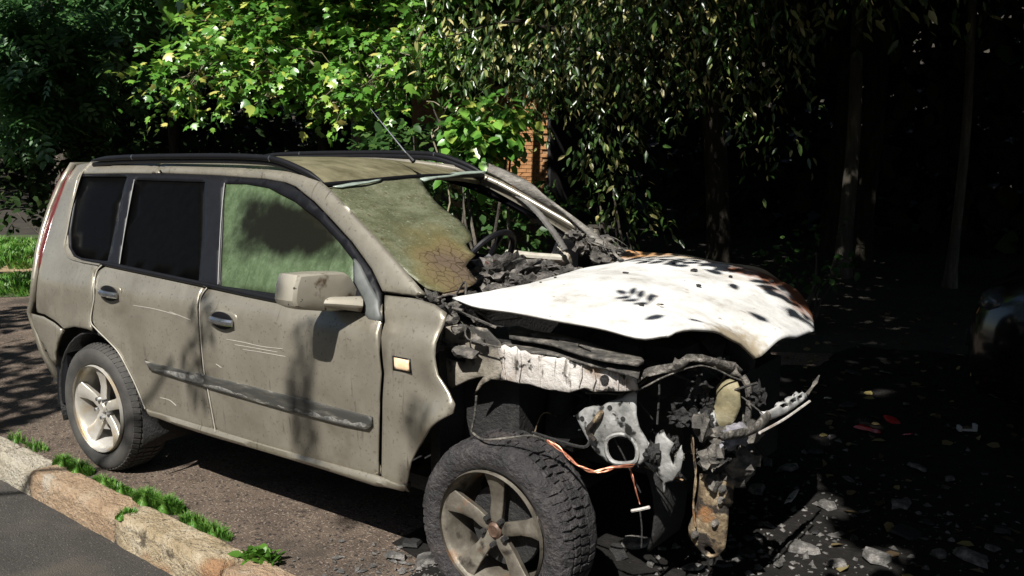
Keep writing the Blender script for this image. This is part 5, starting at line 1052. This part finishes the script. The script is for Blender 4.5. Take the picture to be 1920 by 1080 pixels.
# --- slim trunks in the shade at the right
for (px_, b, r, lab) in ((0, [(0.955, 8.485, 0)][0], .10, 'slim trunk with a sunlit broken patch of bark, nearer the bonnet'), (1, [(2.243, 8.398, 0)][0], .062, 'slim pale trunk lit in one spot at the far right')):
    b = (b[0], b[1], 0)
    t = tree('young_tree', lab, b, (b[0] + .05, b[1] + .1, 5.2), r, [(.75, (b[0] + .8, b[1] - .4, 5.6), .03), (.7, (b[0] - .7, b[1] + .3, 5.5), .03)], group='slim trunks at the right', seed=40 + px_, wob=.03)
    P, D = blob_points([((b[0], b[1], 5.2), (1.4, 1.2, .9))], 240, g, .9); k = clear_rays(P, GAPS); crown(t, [sprays(P[k], D[k], g, 6, .4, .16, .3)], 'broad', DARKLEAF)

# --- bushes
def bush(label, blobs, n, kind, mat, size, k=6, L=.28, droop=.2, base=None, group=None, stems=5, gaps=False):
    c = np.mean([b[0] for b in blobs], 0); base = base or (c[0], c[1], 0)
    t = empty('bush', base, label=label, cat='bush', group=group)
    m = MB()
    for i in range(stems):
        b = blobs[i % len(blobs)]; branch(m, (g.normal() * .06, g.normal() * .06, 0), np.array(b[0]) - np.array(base) + g.normal(size=3) * .15, .022, .006, n=6, seed=i + 3)
    m.out('stem', BARK, t, 60)
    P, D = blob_points(blobs, n, g, .8); crown(t, [sprays(P, D, g, k, L, size, droop)], kind, mat, 'foliage')
bush('bright yellow green bush just behind the windscreen corner', [(p, (.16, .16, .12)) for p in [(-0.187, 2.59, 1.929), (-0.076, 2.656, 1.845), (-0.185, 2.551, 1.73), (-0.015, 2.718, 1.929), (-0.125, 2.579, 1.646)]], 120, 'broad', MAPLE, .10, 6, .16, .5)
bush('dark green bush behind the roof aerial', [(p, (.32, .3, .22)) for p in [(-1.706, 3.188, 1.723), (-1.557, 3.285, 1.658), (-1.777, 3.113, 1.607), (-1.43, 3.37, 1.608)]], 110, 'broad', ASH, .10)
bush('straggly bush in shade beyond the bonnet', [(p, (.28, .25, .3)) for p in [(-0.04, 4.605, 1.375), (0.073, 4.627, 1.067), (0.218, 4.693, 0.862), (-0.097, 4.594, 1.528)]], 60, 'lance', CHERRY, .09, 5, .2, .6)
bush('low dark bush near the slim trunk', [(p, (.3, .25, .2)) for p in [(1.67, 4.956, 0.587), (1.74, 4.984, 0.467), (1.836, 5.099, 0.683)]], 40, 'broad', ASH, .07, 5, .2, .2)
bush('low shaded bush left of the car roof', [(p, (.5, .4, .3)) for p in [(-8.013, 3.512, 1.497), (-7.722, 3.735, 1.533), (-7.49, 3.915, 1.57), (-8.214, 3.29, 1.134), (-8.532, 2.981, 0.772)]], 150, 'broad', DARKLEAF, .12)
bush('dark hedge bush seen through the broken windscreen', [(p, (.6, .4, .4)) for p in [(-1.679, 4.313, 0.949), (-1.305, 4.568, 0.838), (-1.068, 4.721, 0.727), (-1.826, 4.227, 1.061)]], 200, 'broad', ASH, .10)
# bare pale twigs
bt_ = empty('bare_twig', (0, 0, 0), label='bare forked pale twig standing up behind the roof', cat='twig')
tw = [(-1.258, 3.268, 1.724), (-1.226, 3.325, 1.891), (-1.189, 3.375, 2.004), (-1.158, 3.433, 2.175), (-1.34, 3.278, 2.077), (-1.296, 3.27, 1.871), (-1.179, 3.412, 2.146)]
bt_.location = tw[0]; o0 = np.array(tw[0])
m = MB()
def L_(a, b, r): branch(m, np.array(a) - o0, np.array(b) - o0, r, r * .5, n=6, wob=.2, seed=int(a[0] * 50) % 97)
L_((tw[0][0], tw[0][1], 0), tw[0], .016); L_(tw[0], tw[1], .013); L_(tw[1], tw[2], .011); L_(tw[2], tw[3], .009); L_(tw[2], tw[4], .008); L_(tw[0], tw[5], .008)
m.out('twig', TWIG, bt_, 60)

# ------------------------------------------------------------------ brick shed behind
sd = empty('brick_shed', (-7.75, 13.5, 0), label='low orange brick shed half hidden behind the bushes', cat='shed')
m = MB(); m.box((0, 0, 1.5), (3.6, 2.94, 3.0)); m.out('wall', MORTAR, sd)
m = MB(); m.box((0, 0, 3.08), (4.1, 3.4, .16)); m.out('roof', CHAR, sd)
bm_ = MB(); bm_.box((0, 0, 0), (.243, .06, .066)); bk = bm_.out('brick', BRICK, sd, None, bevel=.004)
first = True
for r_ in range(27):
    for c_ in range(9):
        x = 1.80 - .125 - c_ * .253 - (.126 if r_ % 2 else 0); z = .60 + r_ * .077
        o = bk if first else bk.copy()
        if not first: COL.objects.link(o)
        first = False; o.location = (x, -1.478 + random.uniform(-.006, .004), z)
sw = MB(); sw.box((1.84, 0, 1.5), (.07, 3.0, 3.0)); sw.out('shade_side_slab', CHAR, sd)  # added black slab, painting this side as dark as a shaded doorway
dr = MB(); dr.box((-1.2, -1.48, 1.0), (.8, .05, 2.0)); dr.out('door', BLACKTRIM, sd)

# ------------------------------------------------------------------ dark parked car at the right edge
bc = empty('dark_car', (3.55, 3.05, 0), label='black car standing in deep shade at the right edge', cat='car')
bc.scale = (1.06, 1.06, 1.2)
secs = [(0, .42, .34, .56), (.03, .62, .28, .66), (.10, .74, .22, .76), (.30, .82, .20, .84), (.75, .86, .2, .93), (1.15, .87, .2, .98), (2.0, .88, .2, 1.0), (3.2, .87, .2, 1.02), (3.9, .84, .22, 1.02), (4.2, .76, .28, .98), (4.3, .6, .36, .85)]
V = []; nk = 20
for (x, w, zb, zt) in secs:
    for k in range(nk):
        a = 2 * PI * k / nk; ca, sa = math.cos(a), math.sin(a); e = .38
        V.append((x, w * math.copysign(abs(ca) ** e, ca), (zb + zt) / 2 + (zt - zb) / 2 * math.copysign(abs(sa) ** e, sa)))
F = [(i * nk + k, i * nk + (k + 1) % nk, (i + 1) * nk + (k + 1) % nk, (i + 1) * nk + k) for i in range(len(secs) - 1) for k in range(nk)] + [tuple(range(nk)), tuple(range(len(V) - nk, len(V)))]
m = MB(); m.add(V, F); m.out('body', BLACKPAINT, bc, 70)
cab = [(1.05, .74, .95, .97), (1.35, .72, .95, 1.2), (1.75, .66, .95, 1.42), (2.4, .63, .95, 1.48), (3.2, .62, .95, 1.45), (3.7, .66, .95, 1.25), (3.95, .7, .95, 1.0)]
V = []
for (x, w, zb, zt) in cab:
    wb = .80
    for (y, z) in ((-wb, zb), (-w - .02, zb + (zt - zb) * .6), (-w + .06, zt - .01), (-w * .5, zt + .015), (w * .5, zt + .015), (w - .06, zt - .01), (w + .02, zb + (zt - zb) * .6), (wb, zb)): V.append((x, y, z))
F = [(i * 8 + k, i * 8 + k + 1, (i + 1) * 8 + k + 1, (i + 1) * 8 + k) for i in range(len(cab) - 1) for k in range(7)] + [tuple(range(8)), tuple(range(len(V) - 8, len(V)))]
m = MB(); m.add(V, F); m.out('cabin', BLACKPAINT, bc, 60)
for sg in (-1, 1):
    m = MB(); m.add([(1.5, sg * .79, 1.04), (2.35, sg * .79, 1.04), (2.35, sg * .68, 1.38), (1.85, sg * .69, 1.36)] + [(1.5, sg * .77, 1.04), (2.35, sg * .77, 1.04), (2.35, sg * .66, 1.38), (1.85, sg * .67, 1.36)], [(0, 1, 2, 3), (4, 7, 6, 5), (0, 4, 5, 1), (1, 5, 6, 2), (2, 6, 7, 3), (3, 7, 4, 0)]); m.out('door_window', DARKGLASS, bc)
    m = MB(); m.blob((.16, sg * .60, .70), (.10, .16, .075), 2, 0, 1); m.out('headlight', CLEARLENS, bc, 60)
    m = MB(); m.blob((1.40, sg * .96, 1.02), (.07, .11, .075), 2, .05, 1); m.out('wing_mirror', BLACKPAINT, bc, 60)
    for x in (.82, 3.4):
        m = MB(); m.lathe([(.0, -.01), (.19, -.012), (.21, .0), (.29, -.01), (.31, .02), (.31, .17), (.28, .19), (0, .19)], (x, -.87 if sg < 0 else .69, .31), 40); m.out('wheel', RUBBER, bc)
m = MB(); m.box((-.01, 0, .47), (.06, .7, .09)); m.out('grille', BLACKTRIM, bc, bevel=.01)

# ------------------------------------------------------------------ grass, weeds, litter, debris
def blades(name, centres, rads, n, h, mat=GRASS, w=.006, parent=None, **kw):
    idx = g.integers(0, len(centres), n); c = np.array(centres)[idx]; r = np.array(rads)[idx]
    a = g.uniform(0, 2 * PI, n); rr_ = np.sqrt(g.random(n))
    P = c + np.stack([np.cos(a) * rr_ * r[:, 0], np.sin(a) * rr_ * r[:, 1], 0 * a], 1)
    d = np.stack([np.cos(a * 3), np.sin(a * 3), 0 * a], 1); lean = g.uniform(.2, .9, n)[:, None]; H = (h * (.5 + .8 * g.random(n)) * (1.35 - 1.0 * rr_ ** 2))[:, None]
    s = np.cross(d, [0, 0, 1.]) * w; U = np.array([0, 0, 1.])
    V = np.stack([P - s, P + s, P + U * H * .6 + d * H * lean * .3 - s * .8, P + U * H * .6 + d * H * lean * .3 + s * .8, P + U * H * (1.05 - .3 * lean) + d * H * lean * .9], 1)
    F = np.array([(0, 1, 3), (0, 3, 2), (2, 3, 4)])[None] + (np.arange(n) * 5)[:, None, None]
    return fast_mesh(name, V.reshape(-1, 3), F.reshape(-1, 3), mat, parent, **kw)
tufts = [([(-.22, -.955, 0), (-.06, -.96, 0)], .10, .05, 2000, .048, 'first grass tuft along the kerb, just below the rear wheel'),
         ([(.20, -.97, 0), (.38, -.985, 0)], .11, .04, 700, .034, 'thin grass tuft against the brick red kerb stone'),
         ([(.60, -.985, 0), (.76, -.98, 0)], .10, .055, 3400, .052, 'thickest grass tuft, beside the joint of two kerb stones'),
         ([(1.02, -1.015, 0), (1.18, -1.03, 0)], .12, .035, 700, .05, 'sparse grass tuft trailing towards the front wheel'),
         ([(-.85, -.90, 0), (-.62, -.91, 0)], .10, .04, 220, .05, 'small yellowish grass tuft at the far end of the kerb'),
         ([(-1.6, -.85, 0), (-1.35, -.87, 0)], .16, .05, 700, .07, 'faint grass tuft beyond the rear bumper')]
for cs, rx, ry, n, h, lab in tufts:
    t = empty('grass_tuft', cs[0], label=lab, cat='grass', group='grass tufts along the kerb')
    blades('blade', [np.array(c) - np.array(cs[0]) for c in cs], [(rx, ry)] * len(cs), n, h, parent=t, kind='stuff', w=.0032)
# a broad leafed weed in the kerb joint, loose leaf flecks in the tufts
wc = np.array((1.56, -1.075, .01)); wd = empty('broadleaf_weed', tuple(wc), label='broad leafed weed growing at the kerb joint near the front wheel', cat='weed')
n = 60; a = g.uniform(0, 2 * PI, n); el_ = g.uniform(.15, 1.1, n)
A = np.stack([np.cos(a) * np.cos(el_), np.sin(a) * np.cos(el_), np.sin(el_)], 1); WEED = leaf_mat('weed_leaf', [(0, (.04, .11, .012)), (1, (.09, .20, .025))])
leaf_mesh('leaf_rosette', np.c_[g.normal(size=n) * .05, g.normal(size=n) * .02, np.zeros(n)] , A, unit(np.array([0, 0, 1.]) + .3 * g.normal(size=(n, 3))), .035 + .035 * g.random(n), 'broad', WEED, wd, kind='stuff')
lw = [(-11.154, 3.955, 0), (-10.645, 3.963, 0), (-9.87, 3.42, 0), (-10.656, 4.14, 0), (-8.719, 2.79, 0), (-9.88, 3.83, 0), (-6.552, 1.815, 0), (-6.561, 2.006, 0), (-6.813, 2.229, 0), (-9.861, 3.029, 0)]
blades('lawn_grass', lw, [(.8, .5)] * len(lw), 9000, .10, w=.012, kind='stuff')
mo_ = MB()
p = [(0.672, -1.134, 0.015)][0]
blades('moss', [(p[0], p[1], -.005)], [(.05, .06)], 500, .03, w=.004, kind='stuff')

n = 1500; P = np.stack([g.uniform(-7, 6, n), g.uniform(-.9, 6.5, n), np.full(n, .012)], 1)
k = ~((P[:, 0] > -.9) & (P[:, 0] < 3.4) & (P[:, 1] < .95)) & ((P[:, 0] > 2) | (g.random(n) < .25)); P = P[k]; n = len(P)
leaf_mesh('fallen_leaves', P, g.normal(size=(n, 3)) * np.array([1, 1, .1]), unit(np.array([0, 0, 1.]) + .3 * g.normal(size=(n, 3))), .045 + .04 * g.random(n), 'broad', DEADLEAF, kind='stuff')
# grit on the verge
n = 5200; P = np.stack([g.uniform(-3, 4.6, n), g.uniform(-1.0, 2.0, n), np.zeros(n)], 1); s = .0025 + .006 * g.random(n) ** 3
v = np.array([(1, 0, 0), (-.6, .9, 0), (-.6, -.9, 0), (.1, .1, .9)]); a = g.uniform(0, 6.28, n)
X = np.stack([v[None, :, 0] * np.cos(a)[:, None] - v[None, :, 1] * np.sin(a)[:, None], v[None, :, 0] * np.sin(a)[:, None] + v[None, :, 1] * np.cos(a)[:, None], np.repeat(v[None, :, 2], n, 0)], 2) * s[:, None, None] + P[:, None]
F = np.array([(0, 1, 3), (1, 2, 3), (2, 0, 3)])[None] + (np.arange(n) * 4)[:, None, None]
fast_mesh('grit', X.reshape(-1, 3), F.reshape(-1, 3), pm('grit_stone', [(.3, (.05, .04, .03)), (.7, (.16, .135, .11))], scale=40, rough=.9), kind='stuff')

# charred wreckage on the ground
ASHBIT = pm('ashy_fragment', [(.3, (.02, .019, .018)), (.5, (.08, .076, .07)), (.7, (.25, .235, .22))], scale=22, detail=9, rough=.85, bump=.6)
def flake(name, loc, size, mat, seed, flatn=.25, long=1., rz=0., tilt=.3, **kw):
    r_ = random.Random(seed); n = 9
    ol_ = [(size * long * math.cos(t) * r_.uniform(.55, 1.1), size * math.sin(t) * r_.uniform(.55, 1.1)) for t in np.linspace(0, 2 * PI, n + 1)[:-1]]
    m = MB(); th = size * flatn
    m.add([(x, y, r_.uniform(-.3, .3) * th) for x, y in ol_] + [(x * .86, y * .86, th + r_.uniform(-.3, .4) * th) for x, y in ol_] + [(0, 0, th * 1.5)], [tuple(range(n))[::-1]] + [(i, (i + 1) % n, n + (i + 1) % n, n + i) for i in range(n)] + [(n + i, n + (i + 1) % n, 2 * n) for i in range(n)])
    o = m.out(name, mat, None, 30, **kw); o.location = loc; o.rotation_euler = (r_.uniform(-tilt, tilt), r_.uniform(-tilt, tilt), rz or r_.uniform(0, 6.28)); return o
rd = random.Random(77)
GP = [(1.972, -0.593, 0.01), (2.132, -0.669, 0.01), (2.007, -0.731, 0.01), (2.752, -0.145, 0.01), (2.909, -0.153, 0.01), (2.754, -0.011, 0.01), (2.985, 0.601, 0.01), (2.939, 0.906, 0.01), (3.145, 0.528, 0.01), (3.188, 0.18, 0.01), (3.335, 0.163, 0.01), (3.351, 0.366, 0.01), (3.35, 0.571, 0.01), (3.287, 0.907, 0.01), (3.53, 0.308, 0.01), (3.502, 0.614, 0.01), (3.639, 0.451, 0.01), (2.957, 1.301, 0.01), (2.984, 1.64, 0.01), (2.834, 1.312, 0.01), (3.258, 1.328, 0.01), (3.676, 0.814, 0.01), (3.574, 1.121, 0.01), (3.843, 0.666, 0.01), (3.724, 0.996, 0.01), (3.963, 0.692, 0.01), (4.014, 0.859, 0.01), (4.021, 1.07, 0.01), (3.45, 0.948, 0.01), (2.963, 1.978, 0.01), (2.829, 2.712, 0.01), (2.787, 3.738, 0.01), (3.14, 2.943, 0.01), (2.595, 3.594, 0.01), (3.505, 1.708, 0.01), (3.678, 1.64, 0.01), (3.14, 0.018, 0.01), (3.062, -0.07, 0.01), (2.873, 0.01, 0.01)]
for i, p in enumerate(GP):
    flake('charred_fragment', (p[0], p[1], .012), rd.uniform(.02, .06), ASHBIT if i % 3 else CHAR, 300 + i, rd.uniform(.12, .5), rd.uniform(1, 1.9), label='charred ashy fragment of burnt plastic on the dark ground', cat='fragment', group='charred fragments around the front of the car')
p = [(3.117, 0.904, 0.03)][0]; q = [(3.105, 1.148, 0.03)][0]
flake('burnt_strip', (p[0], p[1], .02), .022, ASHMETAL, 9, .2, 6, math.atan2(q[1] - p[1], q[0] - p[0]), .05, label='long pale strip of burnt metal lying before the bumper', cat='strip')
for i, (p, sz, lab) in enumerate(zip([(3.096, 2.229, 0.01), (3.158, 2.517, 0.01), (3.313, 2.277, 0.01)], (.05, .035, .022), ('largest red piece of broken lamp lens on the dark ground', 'thin red sliver of lamp lens right of the largest piece', 'smallest red chip of lamp lens, farthest right'))):
    flake('lens_fragment', (p[0], p[1], .015), sz, RED, 500 + i, .3, 1.8, label=lab, cat='fragment', group='red lamp lens pieces')
p = [(3.586, 2.53, 0.02)][0]; m = MB(); m.box((0, 0, .01), (.10, .02, .012)); m.box((-.045, 0, .02), (.02, .05, .03)); m.box((.045, .01, .025), (.02, .04, .045)); o = m.out('plastic_clip', flat('pale_plastic', (.42, .42, .42), .5), None, 30, bevel=.003, label='small pale plastic clip lying near the black car', cat='clip'); o.location = p; o.rotation_euler = (0, 0, .5)
p = [(2.682, 2.749, 0.02)][0]; flake('white_chip', (p[0], p[1], .02), .03, ASHMETAL, 61, .3, label='small white chip on dark ground right of the bumper beam', cat='fragment')
n = 1500; P = np.stack([2.9 + .9 * np.abs(g.normal(size=n)), g.normal(size=n) * .9 - .1, np.full(n, .006)], 1)
P2 = np.stack([2.45 + .35 * g.normal(size=700), -.85 + .14 * g.normal(size=700), np.full(700, .006)], 1); P = np.concatenate([P, P2]); P = P[P[:, 1] > -1.02 - .0587 * P[:, 0] + .06]; n = len(P)
s = .005 + .016 * g.random(n) ** 3; a = g.uniform(0, 6.28, n)
v = np.array([(1, 0, 0), (.2, 1, 0), (-1, .3, 0), (-.4, -.9, 0), (.1, .1, .7)]); v2 = v[None] * (1 + .5 * g.normal(size=(n, 5, 3)))
X = np.stack([v2[:, :, 0] * np.cos(a)[:, None] - v2[:, :, 1] * np.sin(a)[:, None], v2[:, :, 0] * np.sin(a)[:, None] + v2[:, :, 1] * np.cos(a)[:, None], np.abs(v2[:, :, 2]) ], 2) * s[:, None, None] + P[:, None]
F = np.array([(0, 1, 4), (1, 2, 4), (2, 3, 4), (3, 0, 4)])[None] + (np.arange(n) * 5)[:, None, None]
fast_mesh('charred_debris', X.reshape(-1, 3), F.reshape(-1, 3), ASHBIT, kind='stuff')
